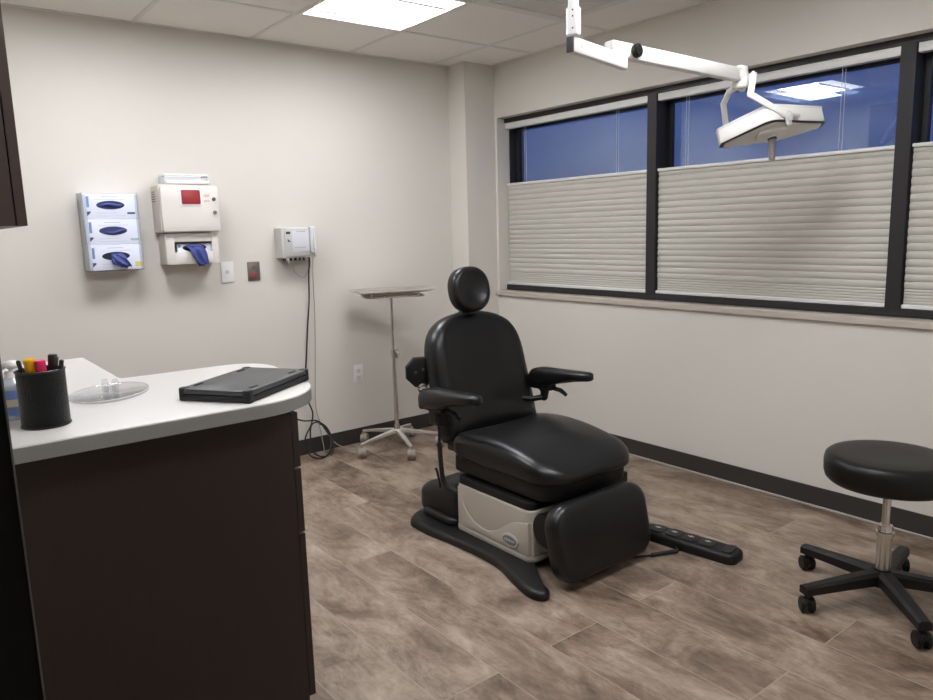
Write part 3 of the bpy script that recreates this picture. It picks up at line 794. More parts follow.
b = B(); b.span((-1.366, -0.112, 1.23), (-1.326, -0.094, 1.378), 0.004); b.box((-1.362, -0.1125, 1.31), (0.003, 0.002, 0.12)); b.obj('holder_panel', 'lgrey2', T)
b = B(); b.tube([(-1.345, -0.118, 1.372), (-1.345, -0.120, 1.30), (-1.342, -0.118, 1.22)], [0.005, 0.006, 0.004], 10); b.cyl((-1.343, -0.112, 1.255), (-1.343, -0.126, 1.255), 0.007); b.obj('probe', 'wht', T)
b = B()
for x in (-1.505, -1.47, -1.44, -1.415, -1.39): b.cyl((x, -0.085, 1.204), (x, -0.085, 1.190), 0.006, n=12)
b.cyl((-1.5, -0.09, 1.204), (-1.5, -0.09, 1.172), 0.007, 0.005, 12); b.obj('jack', 'silver', T)
b = B(); b.span((-1.505, -0.075, 1.186), (-1.38, -0.02, 1.2035), 0.003); b.obj('bottom_shroud', 'dgrey', T)
b = B()
b.tube([(-1.362, -0.07, 1.206), (-1.360, -0.07, 1.17), (-1.358, -0.045, 1.10), (-1.355, -0.025, 0.95), (-1.372, -0.02, 0.80), (-1.394, -0.018, 0.60), (-1.418, -0.02, 0.42), (-1.416, -0.03, 0.36), (-1.385, -0.035, 0.27), (-1.392, -0.04, 0.215)], 0.0046, 8, 6)
b.obj('power_cord', 'blk_cord', T)
loop = [(-1.392, -0.04, 0.215), (-1.42, -0.07, 0.19), (-1.47, -0.09, 0.12), (-1.46, -0.12, 0.03), (-1.42, -0.15, 0.008), (-1.375, -0.15, 0.008), (-1.315, -0.10, 0.02), (-1.285, -0.08, 0.08), (-1.31, -0.06, 0.16), (-1.36, -0.05, 0.20), (-1.41, -0.06, 0.19), (-1.435, -0.09, 0.12), (-1.44, -0.12, 0.05), (-1.40, -0.14, 0.012), (-1.35, -0.14, 0.012), (-1.30, -0.10, 0.04), (-1.295, -0.07, 0.10), (-1.325, -0.05, 0.17), (-1.37, -0.05, 0.212), (-1.45, -0.05, 0.225), (-1.53, -0.06, 0.26)]
b = B(); b.tube(loop, 0.0048, 8, 6); b.tube([(-1.33, -0.06, 0.17), (-1.30, -0.09, 0.09), (-1.33, -0.13, 0.012), (-1.29, -0.11, 0.05), (-1.31, -0.06, 0.15), (-1.36, -0.055, 0.195)], 0.0048, 8, 6)
b.obj('cord_coil', 'blk_cord', T)
b = B(); b.tube([(-1.345, -0.09, 1.205), (-1.338, -0.06, 1.12), (-1.325, -0.03, 1.0), (-1.322, -0.02, 0.85), (-1.335, -0.018, 0.6), (-1.352, -0.02, 0.36), (-1.35, -0.03, 0.24), (-1.32, -0.05, 0.15), (-1.27, -0.08, 0.06), (-1.21, -0.11, 0.02), (-1.13, -0.15, 0.006), (-1.11, -0.19, 0.005), (-1.14, -0.20, 0.005), (-1.115, -0.215, 0.005), (-1.15, -0.225, 0.005)], 0.0026, 7, 6)
b.tube([(-1.36, -0.06, 0.20), (-1.362, -0.1, 0.10), (-1.36, -0.12, 0.012)], 0.0026, 7, 4)
b.tube([(-1.47, -0.085, 1.19), (-1.45, -0.06, 1.12), (-1.40, -0.05, 1.085), (-1.37, -0.06, 1.12), (-1.366, -0.07, 1.19)], 0.002, 6, 5)
b.obj('thin_cable', 'gry_cord', T)

# ------------------------------------------------------------------ tray stand
MC = Vector((-0.945, -0.29, 0))
T = thing('tray_stand', MC, 'chrome instrument tray stand on grey casters by the back wall', 'tray stand')
def leg5(M0, ang, r, z0, z1, w0, w1, th0, th1):
    """tapered star-base leg from the hub outward"""
    c, s_ = math.cos(ang), math.sin(ang); t2 = bmesh.new(); R = []
    for k in range(7):
        u = k / 6; rad = 0.012 + (r - 0.012) * u; z = z0 + (z1 - z0) * (u ** 1.25); w_ = w0 + (w1 - w0) * u; th = th0 + (th1 - th0) * u
        ring = []
        for (a, bb) in ((-1, -1), (-1, 0.55), (-0.55, 1), (0.55, 1), (1, 0.55), (1, -1)):
            ring.append(t2.verts.new((M0.x + c * rad - s_ * a * w_ / 2, M0.y + s_ * rad + c * a * w_ / 2, z + bb * th / 2)))
        R.append(ring)
    for a, b in zip(R, R[1:]):
        for k in range(6): t2.faces.new((a[k], a[(k + 1) % 6], b[(k + 1) % 6], b[k]))
    t2.faces.new(R[0][::-1]); t2.faces.new(R[-1])
    bmesh.ops.recalc_face_normals(t2, faces=t2.faces[:])
    return B().merge(t2)
def caster(parent, c, ang, r, wid, mw, mh, ztop, gap=0.12):
    """twin-wheel caster under the end of a leg"""
    ax = Vector((-math.sin(ang), math.cos(ang), 0)); ct = Vector((c.x, c.y, r))
    b = B(); b.cyl(Vector((c.x, c.y, r)), Vector((c.x, c.y, ztop)), r * 0.36, n=12); b.ball(ct + Vector((0, 0, r * 0.35)), r * 0.8, (0.9, 0.9, 0.7), 12)
    k = b.obj('caster', mh, parent)
    for sd in (-1, 1):
        b = B(); b.cyl(ct + ax * sd * wid * gap, ct + ax * sd * wid * 0.5, r, None, 24, r * 0.16); b.obj('wheel', mw, k)
a0 = math.radians(-105)
for k in range(5):
    an = a0 + k * 2 * PI / 5
    L = leg5(MC, an, 0.27, 0.118, 0.082, 0.034, 0.018, 0.024, 0.012).obj('leg', 'steel', T)
    e = MC + Vector((math.cos(an), math.sin(an), 0)) * 0.262
    caster(L, e, math.radians((232, 215, 240, 225, 238)[k]), 0.034, 0.044, 'caster_w', 'caster_w', 0.085, 0.03)
b = B(); b.cyl(MC + Vector((0, 0, 0.10)), MC + Vector((0, 0, 0.155)), 0.022, 0.018, 24, 0.003); b.obj('hub', 'chrome', T)
b = B(); b.cyl(MC + Vector((0, 0, 0.15)), MC + Vector((0, 0, 0.62)), 0.0135, n=20); b.obj('lower_pole', 'chrome', T)
b = B(); b.cyl(MC + Vector((0, 0, 0.6)), MC + Vector((0, 0, 0.960)), 0.0095, n=20); b.obj('upper_pole', 'chrome', T)
kd = Vector((0.80, -0.6, 0))
b = B(); b.cyl(MC + Vector((0, 0, 0.585)), MC + Vector((0, 0, 0.625)), 0.017, n=20, bev=0.002); p = MC + Vector((0, 0, 0.6)); b.cyl(p, p + kd * 0.04, 0.005, n=12)
b.lathe([(0, 0), (0.012, 0.0), (0.030, 0.010), (0.032, 0.016), (0.022, 0.020), (0.008, 0.030), (0, 0.031)], frame_from(p + kd * 0.035, kd.cross(Vector((0, 0, 1))), (0, 0, 1)), 20); b.obj('clamp_knob', 'chrome', T)
TX = Matrix.Translation(MC + Vector((0, -0.01, 0))) @ Matrix.Rotation(math.radians(-22), 4, 'Z')
b = B(); lp = [TX @ Vector((x, y, 0.957)) for x, y in rrect(0.36, 0.22, 0.045, 4)]; b.tube(lp, 0.006, 8, closed=True); b.tube([TX @ Vector((-0.18, 0, 0.957)), TX @ Vector((0.18, 0, 0.957))], 0.005)
for sx in (-1, 1):
    for sy in (-1, 1): b.cyl(TX @ Vector((sx * 0.14, sy * 0.11, 0.957)), TX @ Vector((sx * 0.14, sy * 0.11, 0.9815)), 0.005, n=10)
b.obj('support_frame', 'chrome', T)
TR = thing('instrument_tray', MC + Vector((0, -0.01, 0.983)), 'shallow polished metal tray resting on the tray stand', 'tray')
b = B(); t2 = bmesh.new(); R = []
for ww, hh, rr, z in ((0.36, 0.21, 0.03, 0.9838), (0.43, 0.28, 0.05, 0.9845), (0.455, 0.303, 0.055, 0.9925), (0.49, 0.335, 0.065, 0.9945), (0.492, 0.337, 0.065, 0.9925), (0.457, 0.305, 0.055, 0.990), (0.435, 0.285, 0.05, 0.9825)):
    R.append([t2.verts.new(TX @ Vector((x, y, z))) for x, y in [( (ww/2-rr)*sx + rr*math.cos(math.radians(a+90*k/6)), (hh/2-rr)*sy + rr*math.sin(math.radians(a+90*k/6))) for sx, sy, a in ((1,1,0),(-1,1,90),(-1,-1,180),(1,-1,270)) for k in range(7)]])
for a, c in zip(R, R[1:]):
    m_ = len(a)
    for k in range(m_): t2.faces.new((a[k], a[(k + 1) % m_], c[(k + 1) % m_], c[k]))
t2.faces.new(R[0]); bmesh.ops.recalc_face_normals(t2, faces=t2.faces[:]); b.merge(t2); b.obj('tray_pan', 'chrome', TR, smooth=50)

# ------------------------------------------------------------------ procedure chair
cx = -1.205
T = thing('procedure_chair', (cx, -1.75, 0), 'black vinyl procedure chair with armrests on a beige powered base', 'medical chair')
# floor plate
half = [(-0.21, -1.265), (-0.300, -1.295), (-0.360, -1.352), (-0.366, -1.42), (-0.366, -1.50), (-0.352, -1.62), (-0.338, -1.80), (-0.345, -1.95), (-0.388, -2.09), (-0.412, -2.19), (-0.404, -2.245), (-0.372, -2.262), (-0.340, -2.235), (-0.318, -2.15), (-0.27, -2.05)]
lf = [(cx + x, y) for x, y in half]; rt = [(cx - x, y) for x, y in reversed([(-0.20, -1.255), (-0.27, -1.285), (-0.31, -1.345), (-0.32, -1.42), (-0.312, -1.55), (-0.298, -1.80), (-0.292, -1.95), (-0.290, -2.04), (-0.285, -2.10), (-0.262, -2.13), (-0.235, -2.11), (-0.21, -2.05)])]
mid = [(cx - 0.12, -2.02), (cx + 0.12, -2.02)]; back = [(cx + 0.08, -1.25), (cx - 0.08, -1.25)]
b = B(); b.pad(smooth2(lf + mid + rt + back, 4), 0.034, 0.020, 0.006, rb=0.004); plate_o = b.obj('floor_plate', 'blackbase', T, smooth=60)
# rear motor cover
b = B(); b.pad(rrect(0.50, 0.34, [0.09, 0.09, 0.03, 0.03], 6, cx - 0.01, -1.41), 0.175, 0.06, 0.01, Matrix.Translation((0, 0, 0.03)), lambda x, y, z: (x, y, z * (0.72 + 0.28 * min(1, max(0, (-1.26 - y) / 0.2))))); b.obj('rear_cover', 'blackbase', T, smooth=60)
b = B(); b.pad(rrect(0.57, 0.26, 0.05, 5, cx, -1.45), 0.035, 0.02, 0.004, Matrix.Translation((0, 0, 0.034))); b.obj('rear_step', 'blackbase', T, smooth=60)
# beige column cover
b = B(); b.prism(rrect(0.530, 0.480, 0.035, 6, cx, -1.82), 0.048, 0.245, None, 0.008, 3)
cover = b.obj('base_cover', 'beige', T)
b = B(); b.prism(rrect(0.540, 0.490, 0.035, 6, cx, -1.82), 0.034, 0.058, None, 0.004); b.obj('cover_skirt', 'beige', cover)
SX = frame_from((cx - 0.265, 0, 0), (0, -1, 0), (0, 0, 1))   # local z points to -X
sw = [(1.60, 0.234), (1.613, 0.215), (1.645, 0.150), (1.69, 0.112), (1.738, 0.096), (1.797, 0.090), (1.862, 0.115), (1.944, 0.168), (1.99, 0.186), (2.048, 0.196)]
sw = [(q.x, q.y) for q in catmull([Vector(p) for p in sw], 5)]
b = B(); b.prism(sw + [(2.048, 0.062), (1.60, 0.062)], -0.020, 0.0045, SX, 0.002); b.obj('swoosh_panel', 'beige', cover, smooth=40)
FXx = frame_from((0, -2.06, 0), (1, 0, 0), (0, 0, 1))
b = B(); b.prism([(cx - 0.255, 0.062), (cx + 0.255, 0.062), (cx + 0.255, 0.198), (cx, 0.165), (cx - 0.255, 0.198)], -0.020, 0.0045, FXx, 0.002); b.obj('front_panel', 'beige', cover, smooth=40)
BX = SX @ Matrix.Translation((1.945, 0.098, 0.006)) @ Matrix.Rotation(0.0, 4, 'Z')
b = B(); b.prism(ellipse(0.050, 0.029), 0, 0.004, BX, 0.0015); bd = b.obj('badge', 'silver', cover)
b = B(); b.prism(ellipse(0.040, 0.019), 0.004, 0.0048, BX); b.obj('badge_face', 'greybadge', cover)
b = B()
for k in range(7): b.box((-0.027 + 0.009 * k, 0, 0.0052), (0.005, 0.008 + 0.003 * (k % 2), 0.0008), 0, BX)
b.obj('badge_print', 'silver', cover, smooth=0)
# black shroud, lift column and seat carriage
b = B(); b.prism(rrect(0.525, 0.475, 0.035, 6, cx, -1.82), 0.245, 0.278, None, 0.006); b.obj('top_shroud', 'blackp', T)
b = B(); b.prism(rrect(0.44, 0.44, 0.03, 5, cx, -1.80), 0.27, 0.315, None, 0.006); b.span((cx - 0.15, -2.0, 0.3), (cx + 0.15, -1.55, 0.37)); b.obj('lift_column', 'blackp', T)
b = B(); b.pad(rrect(0.50, 0.60, [0.03, 0.03, 0.09, 0.09], 6, cx + 0.01, -1.832), 0.085, 0.02, 0, Matrix.Translation((0, 0, 0.285))); b.obj('seat_pan', 'blackp', T, smooth=50)
# seat cushion
ZB = 0.352
def seat_fn(x, y, z):
    dy = -1.75 - y
    drop = 0.42 * dy * dy if dy > 0 else 0.5 * dy * dy
    sx = (x - cx) / 0.285
    dish = 0.012 * (1 - sx * sx) if abs(sx) < 1 else 0
    k = max(0.0, min(1.0, z / 0.13))
    sq = 1 - 0.06 * max(0, dy) / 0.4
    lift = 0.035 * (1 - k) * max(0, abs(sx) - 0.55) ** 1.0 * max(0, min(1, (y + 1.75) / 0.2))
    return (cx + (x - cx) * sq, y, ZB + z + lift - k * (drop + dish))
b = B(); b.pad(rrect(0.560, 0.645, [0.06, 0.09, 0.125, 0.125], 8, cx + 0.018, -1.835), 0.132, 0.058, 0.012, None, seat_fn, 0.02); b.obj('seat_cushion', 'vinyl', T, smooth=70)
# backrest
tilt = math.radians(16)
up = Vector((0, math.sin(tilt), math.cos(tilt))); nf = Vector((0, -math.cos(tilt), math.sin(tilt)))
cb = cx + 0.045
BO = Vector((cb, -1.505, 0.425)) - nf * 0.088
BXm = frame_from(BO, (1, 0, 0), up)          # local z = -front?
if (BXm.to_3x3() @ Vector((0, 0, 1))).dot(nf) < 0: BXm = frame_from(BO, (-1, 0, 0), up)
hp = [(0.0, -0.03), (0.15, -0.03), (0.250, -0.026), (0.280, 0.0), (0.287, 0.08), (0.287, 0.18), (0.284, 0.27), (0.282, 0.355), (0.267, 0.432), (0.232, 0.492), (0.175, 0.533), (0.095, 0.556), (0.0, 0.566)]
bo = smooth2(hp + [(-x, y) for x, y in reversed(hp[1:-1])], 4)
def back_fn(x, y, z):
    k = max(0, min(1, (z - 0.04) / 0.05)); a = abs(x)
    wing = 0.026 * max(0, min(1, (a - 0.08) / 0.14)) ** 1.5
    lum = 0.014 * math.exp(-((y - 0.10) / 0.09) ** 2) * math.exp(-(x / 0.16) ** 2)
    return (x, y, z + k * (wing + lum - 0.012))
b = B(); b.pad(bo, 0.088, 0.062, 0.004, BXm, back_fn, 0.024); b.obj('backrest', 'vinyl', T, smooth=70)
b = B(); b.pad([(x * 0.80, (y - 0.25) * 0.80 + 0.25) for x, y in bo], 0.03, 0.012, 0, BXm @ Matrix.Translation((0, 0, -0.026))); b.obj('back_shell', 'blackp', T, smooth=60)
b = B()
for s_ in (-1, 1): b.tube([(cx + s_ * 0.12, -1.36, 0.34), (cx + s_ * 0.12, -1.34, 0.45), (cx + s_ * 0.12, -1.30, 0.60)], 0.018, 10, 4)
b.span((cx - 0.13, -1.52, 0.31), (cx + 0.16, -1.34, 0.37), 0.01); b.obj('back_bracket', 'blackp', T)
# headrest
HC = Vector((cb - 0.018, -1.385, 1.066)); ht = math.radians(10)
hu = Vector((0, math.sin(ht), math.cos(ht))); hn = Vector((0, -math.cos(ht), math.sin(ht)))
HX = frame_from(HC - hn * 0.075, (1, 0, 0), hu)
if (HX.to_3x3() @ Vector((0, 0, 1))).dot(hn) < 0: HX = frame_from(HC - hn * 0.075, (-1, 0, 0), hu)
def head_fn(x, y, z):
    rr = math.hypot(x / 0.110, y / 0.108)
    k = max(0, min(1, (z - 0.03) / 0.05))
    return (x, y, z - k * 0.034 * max(0, 1 - (rr / 0.80) ** 2))
he = [(0.110 * math.copysign(abs(math.cos(a)) ** 0.86, math.cos(a)), 0.108 * math.copysign(abs(math.sin(a)) ** 0.86, math.sin(a))) for a in [2 * PI * k / 48 for k in range(48)]]
b = B(); b.pad(he, 0.075, 0.032, 0.004, HX, head_fn, 0.02); b.obj('headrest', 'vinyl', T, smooth=70)
b = B()
for s_ in (-0.022, 0.022): b.cyl((cb + s_, -1.315, 0.86), (cb + s_, -1.30, 1.05), 0.0085, n=12)
b.box((cb, -1.296, 1.04), (0.08, 0.024, 0.09), 0.008); b.box((cb, -1.30, 0.90), (0.10, 0.03, 0.11), 0.008); b.obj('headrest_post', 'blackp', T)
# armrests
def arm(s_):
    xa = cx + s_ * 0.327
    st = smooth2([(-0.046, 0.03), (-0.046, 0.2), (-0.043, 0.28), (-0.030, 0.368), (0, 0.388), (0.030, 0.368), (0.043, 0.28), (0.046, 0.2), (0.046, 0.03), (0.036, 0.005), (0, -0.004), (-0.036, 0.005)], 4)
    AX = frame_from((xa, -1.455, 0.579), (s_ and 1, 0, 0), (0, -1, 0.055))
    if (AX.to_3x3() @ Vector((0, 0, 1))).z < 0: AX = frame_from((xa, -1.455, 0.579), (-1, 0, 0), (0, -1, 0.055))
    def fn(x, y, z):
        u = max(0, min(1, (y - 0.10) / 0.2))
        return (x * (0.86 + 0.14 * min(1, y / 0.1)), y, 0.085 - (0.085 - z) * (1 - 0.5 * u * u * (3 - 2 * u)) - 0.02 * max(0, (0.06 - y) / 0.06) ** 2)
    b = B(); b.pad(st, 0.085, 0.030, 0.004, AX, fn, 0.022); A = b.obj('armrest', 'vinyl', T, smooth=70)
    b = B(); xi = xa - s_ * 0.01
    b.pad(rrect(0.055, 0.15, 0.02, 5, xi, -1.53), 0.03, 0.006, 0, Matrix.Translation((0, 0, 0.568)))
    if s_ < 0: b.pad(rrect(0.062, 0.10, 0.02, 5, xi + 0.015, -1.53), 0.075, 0.012, 0, Matrix.Translation((0, 0, 0.505)))
    b.tube([(xi, -1.525, 0.585), (xi, -1.545, 0.560), (xi, -1.54, 0.528)], [0.026, 0.022, 0.018], 10, 4)
    b.tube([(xi, -1.54, 0.527), (xa - s_ * 0.06, -1.52, 0.522), (xa - s_ * 0.14, -1.42, 0.525)], 0.014, 10)
    b.ball((xi, -1.54, 0.527), 0.02)
    b.obj('arm_bracket', 'blackp', A)
    b = B(); b.tube([(xi, -1.56, 0.585), (xi, -1.62, 0.578), (xi, -1.655, 0.575), (xi, -1.69, 0.558)], [0.012, 0.011, 0.011, 0.008], 8, 3); b.obj('release_lever', 'blackp', A)
arm(-1); arm(1)
# pivot bracket behind the backrest's side
b = B(); PX = frame_from((cx - 0.232, -1.30, 0.700), (0.93, -0.36, 0), (0, 0, 1))
oct_ = [(0.072 * math.cos(PI / 8 + k * PI / 4) - 0.01, 0.074 * math.sin(PI / 8 + k * PI / 4)) for k in range(8)]
b.prism(oct_, 0.0, 0.035, PX, 0.006); b.span((cx - 0.23, -1.30, 0.66), (cx - 0.10, -1.26, 0.72), 0.006); pb = b.obj('pivot_bracket', 'blackp', T)
for (u, v) in ((-0.035, 0.0), (0.0, 0.01)):
    b = B(); p = PX @ Vector((u, v, 0.034)); q = PX @ Vector((u, v, 0.041)); b.cyl(p, q, 0.008, 0.006, 14); b.obj('bolt', 'pengry', pb)
b = B(); b.tube([(cx - 0.262, -1.335, 0.61), (cx - 0.282, -1.345, 0.635), (cx - 0.258, -1.35, 0.648), (cx - 0.24, -1.35, 0.63)], 0.006, 8, 4); b.obj('chrome_hook', 'chrome', T)
# cable from the arm down to the base and the short release pin
b = B(); b.tube([(cx - 0.29, -1.50, 0.57), (cx - 0.294, -1.51, 0.50), (cx - 0.295, -1.512, 0.41)], 0.006, 8, 3)
b.tube([(cx - 0.295, -1.512, 0.415), (cx - 0.295, -1.518, 0.32), (cx - 0.29, -1.53, 0.235), (cx - 0.27, -1.57, 0.205), (cx - 0.25, -1.63, 0.20)], 0.0105, 10, 5); b.obj('arm_cable', 'blk_cord', T)
b = B(); b.tube([(cx - 0.285, -1.46, 0.285), (cx - 0.28, -1.468, 0.265), (cx - 0.275, -1.48, 0.195)], 0.006, 8, 3); b.obj('release_pin', 'blk_cord', T)
# foot section
ft = math.radians(12)
fu = Vector((0, math.sin(ft), math.cos(ft))); fn_ = Vector((0, -math.cos(ft), math.sin(ft)))
FO = Vector((cx - 0.052, -2.268, 0.177))
FX = frame_from(FO - fn_ * 0.085, (1, 0, 0), fu)
if (FX.to_3x3() @ Vector((0, 0, 1))).dot(fn_) < 0: FX = frame_from(FO - fn_ * 0.085, (-1, 0, 0), fu)
b = B(); b.pad(rrect(0.525, 0.296, 0.085, 8), 0.085, 0.034, 0.006, FX, None, 0.03); b.obj('footrest_pad', 'vinyl', T, smooth=70)
b = B(); b.cyl((cx - 0.255, -2.125, 0.185), (cx - 0.205, -2.125, 0.185), 0.072, 0.066, 28, 0.008); b.cyl((cx + 0.18, -2.125, 0.185), (cx + 0.23, -2.125, 0.185), 0.066, n=28, bev=0.008); b.cyl((cx - 0.21, -2.12, 0.185), (cx + 0.2, -2.12, 0.185), 0.04); b.span((cx - 0.15, -2.115, 0.17), (cx + 0.25, -2.066, 0.31), 0.008); b.obj('footrest_hinge', 'blackp', T)

# ------------------------------------------------------------------ foot pedal
PA, PB = Vector((-0.852, -2.115, 0)), Vector((-0.792, -2.545, 0))
dr = (PB - PA); PL = dr.length
PXm = frame_from((PA + PB) / 2 , dr, dr.cross(Vector((0, 0, -1))))
if (PXm.to_3x3() @ Vector((0, 0, 1))).z < 0: PXm = frame_from((PA + PB) / 2, dr, -dr.cross(Vector((0, 0, -1))))
T = thing('foot_pedal', (PA + PB) / 2, 'long black foot control lying on the floor beside the chair', 'foot control')
b = B(); b.pad(rrect(PL, 0.116, 0.035, 6), 0.042, 0.018, 0.004, PXm, lambda x, y, z: (x, y * (1 - 0.12 * max(0, -x / 0.2)), z), 0.004); b.obj('pedal_body', 'blackp', T, smooth=60)
for k, x in enumerate((-0.14, -0.065, 0.01, 0.085)):
    b = B(); b.pad(rrect(0.064, 0.074, 0.02, 5, x, 0.0), 0.006, 0.003, 0.001, PXm @ Matrix.Translation((0, 0, 0.0415)), None, 0.001); q = b.obj('pedal_button', 'blackbase', T, smooth=60)
    c = B()
    c.box((x - 0.004, 0.004, 0.0485), (0.005, 0.018, 0.001), 0, PXm); c.box((x + 0.004, 0.004, 0.0485), (0.010, 0.006, 0.001), 0, PXm); c.box((x - 0.012, 0.004, 0.0485), (0.010, 0.006, 0.001), 0, PXm)
    c.obj('button_mark', 'lgrey', q, smooth=0)
b = B(); b.pad(rrect(0.040, 0.084, 0.016, 5, PL / 2 - 0.042, 0), 0.004, 0.002, 0, PXm @ Matrix.Translation((0, 0, 0.0425))); b.obj('end_pad', 'lapd', T, smooth=60)
co = [(-0.875, -2.285, 0.02), (-0.885, -2.322, 0.008), (-0.905, -2.33, 0.0095)]
b = B(); b.tube(co, 0.004, 8, 4)
hel = []
A_, Bq = Vector((-0.905, -2.33, 0.0095)), Vector((-1.015, -2.285, 0.0095))
dd = (Bq - A_); ee = dd.normalized(); sd = ee.cross(Vector((0, 0, 1)))
for k in range(26 * 8 + 1):
    u = k / (26 * 8); a = 2 * PI * k / 8
    hel.append(A_ + dd * u + sd * math.cos(a) * 0.0062 + Vector((0, 0, 1)) * math.sin(a) * 0.0062)
b.tube(hel, 0.003, 6); b.tube([Bq, (-1.06, -2.25, 0.0045), (-1.15, -2.15, 0.0045), (-1.16, -2.045, 0.008)], 0.004, 8, 4); b.obj('coiled_cord', 'blk_cord', T)

# ------------------------------------------------------------------ stool
SC = Vector((-0.698, -3.036, 0))
T = thing('stool', SC, 'round black vinyl stool on five black casters by the window wall', 'stool')
X = Matrix.Translation(SC)
b = B(); b.lathe([(0, 0.440), (0.165, 0.440), (0.190, 0.443), (0.199, 0.452), (0.204, 0.470), (0.205, 0.506), (0.201, 0.526), (0.191, 0.535), (0.168, 0.538), (0.09, 0.535), (0, 0.533)], X, 56); b.obj('seat', 'vinyl_stool', T, smooth=60)
b = B(); b.cyl(SC + Vector((0, 0, 0.428)), SC + Vector((0, 0, 0.441)), 0.10, n=32, bev=0.003); b.obj('seat_plate', 'blackp', T)
b = B(); b.cyl(SC + Vector((0, 0, 0.27)), SC + Vector((0, 0, 0.43)), 0.0135, n=20); b.obj('gas_piston', 'chrome', T)
b = B(); b.lathe([(0, 0.095), (0.024, 0.095), (0.025, 0.245), (0.029, 0.247), (0.029, 0.262), (0.025, 0.264), (0.023, 0.285), (0.0, 0.285)], X, 28); b.obj('column', 'chrome', T)
b = B(); b.cyl(SC + Vector((0, 0, 0.065)), SC + Vector((0, 0, 0.125)), 0.044, 0.032, 28, 0.005); b.obj('hub', 'blackp', T)
for k in range(5):
    an = math.radians(153.2 - 72 * k)
    L = leg5(SC, an, 0.310, 0.098, 0.082, 0.058, 0.042, 0.046, 0.030).obj('leg', 'blackp', T)
    e = SC + Vector((math.cos(an), math.sin(an), 0)) * 0.293
    caster(L, e, math.radians((224, 236, 215, 240, 228)[k]), 0.028, 0.046, 'blackp', 'blackp', 0.078)

# ------------------------------------------------------------------ exam lamp hanging from the ceiling
T = thing('exam_lamp', (-1.636, -2.455, H), 'white jointed exam lamp hanging from the ceiling on a pole', 'exam lamp')
px, py = -1.636, -2.455
b = B(); b.cyl((px, py, 1.95), (px, py, H), 0.0155, n=24); b.cyl((px, py, H - 0.012), (px, py, H - 0.0008), 0.033, n=28, bev=0.003); b.obj('ceiling_pole', 'wht', T)
b = B(); b.cyl((px, py, 1.893), (px, py, 1.973), 0.0215, n=28, bev=0.003); cl = b.obj('collar', 'wht', T)
b = B(); cd = Vector((-0.607, -0.777, 0))
for z in (1.962, 1.945, 1.912): b.cyl(Vector((px, py, z)) + cd * 0.021 + rgt * -0.006, Vector((px, py, z)) + cd * 0.0222 + rgt * -0.006, 0.0025, n=10)
b.obj('screw', 'dgrey', cl)
A0, A1 = Vector((px - 0.016, py - 0.003, 1.868)), Vector((-1.335, -2.398, 1.862))
ad = (A1 - A0).normalized()
AXm = frame_from(A0, ad, Vector((0, 0, 1)).cross(ad))
L = (A1 - A0).length
b = B(); b.box((L / 2, 0, 0), (L, 0.024, 0.044), 0.003, AXm); ar = b.obj('lower_arm', 'wht', T)
b = B(); b.box((-0.002, 0, 0), (0.004, 0.025, 0.045), 0.001, AXm); b.obj('end_cap', 'dgrey', ar)
b = B(); p = AXm @ Vector((0.045, -0.0118, 0.002)); q = AXm @ Vector((0.045, -0.0130, 0.002)); b.cyl(p, q, 0.006, n=16); b.obj('rivet', 'lgrey', ar)
P0, P1 = Vector((-1.365, -2.36, 1.912)), Vector((-0.625, -2.377, 1.899))
sdv = (P1 - P0).normalized(); SXm = frame_from(P0, sdv, Vector((0, 0, 1)).cross(sdv)); L = (P1 - P0).length
b = B(); b.box((0.05, 0, 0), (0.11, 0.040, 0.045), 0.004, SXm); b.box((0.06 + (L - 0.06) / 2, 0, -0.001), (L - 0.06, 0.036, 0.049), 0.004, SXm)
b.cyl((-1.345, -2.385, 1.885), (-1.345, -2.385, 1.91), 0.016, n=20)
sa = b.obj('spring_arm', 'wht', T)
b = B(); kp = SXm @ Vector((0.102, -0.018, 0.0)); kq = SXm @ Vector((0.102, -0.040, 0.0)); b.cyl(kp, kq, 0.024, 0.021, 24, 0.005); b.obj('joint_knob', 'penblk', sa)
b = B(); b.ball(P1, 0.036, (1.15, 0.75, 1.05)); b.cyl(P1 + Vector((0, 0, -0.05)), P1 + Vector((0, 0, 0.03)), 0.028, n=22, bev=0.004); b.obj('elbow', 'wht', T)
# lamp head, an elongated hexagonal housing slightly tilted
A_ = Vector((-0.600, -2.264, 1.704)); Bc = Vector((-0.599, -2.481, 1.7745)); Dc = Vector((-0.322, -2.544, 1.7717))
mid_ = (A_ + Dc) / 2; hx = (Dc - A_).normalized(); hy = (mid_ - Bc); hy = (hy - hx * hy.dot(hx)).normalized(); hz = hx.cross(hy)
HXm = frame_from(mid_, hx, hy)
off = (Bc - mid_).dot(hx); wd = (mid_ - Bc).dot(hy); hl = (Dc - A_).length / 2
hexa = fillet([(-hl, -0.022, 0.008), (off, -wd - 0.01, 0.05), (hl, -0.022, 0.008), (hl, 0.022, 0.008), (-off, 0.075, 0.06), (-hl, 0.022, 0.008)], 6)
b = B(); b.prism(hexa, -0.062, 0.0, HXm, 0.004); hd = b.obj('lamp_head', 'wht', T)
b = B(); b.prism([(x * 1.012, y * 1.012) for x, y in hexa], -0.006, 0.002, HXm, 0.002); b.obj('top_rim', 'whtp', hd)
b = B(); b.prism([(x * 1.006, y * 1.006) for x, y in hexa], -0.065, -0.0625, HXm, 0.001); b.obj('lens_seam', 'dgrey', hd)
b = B(); b.prism([(x * 0.93, y * 0.90) for x, y in hexa], -0.071, -0.0645, HXm, 0.003); b.obj('lens_cover', 'wht', hd)
HB = HXm @ Vector((off * 0.5, -0.060, -0.071))
dn = -hz
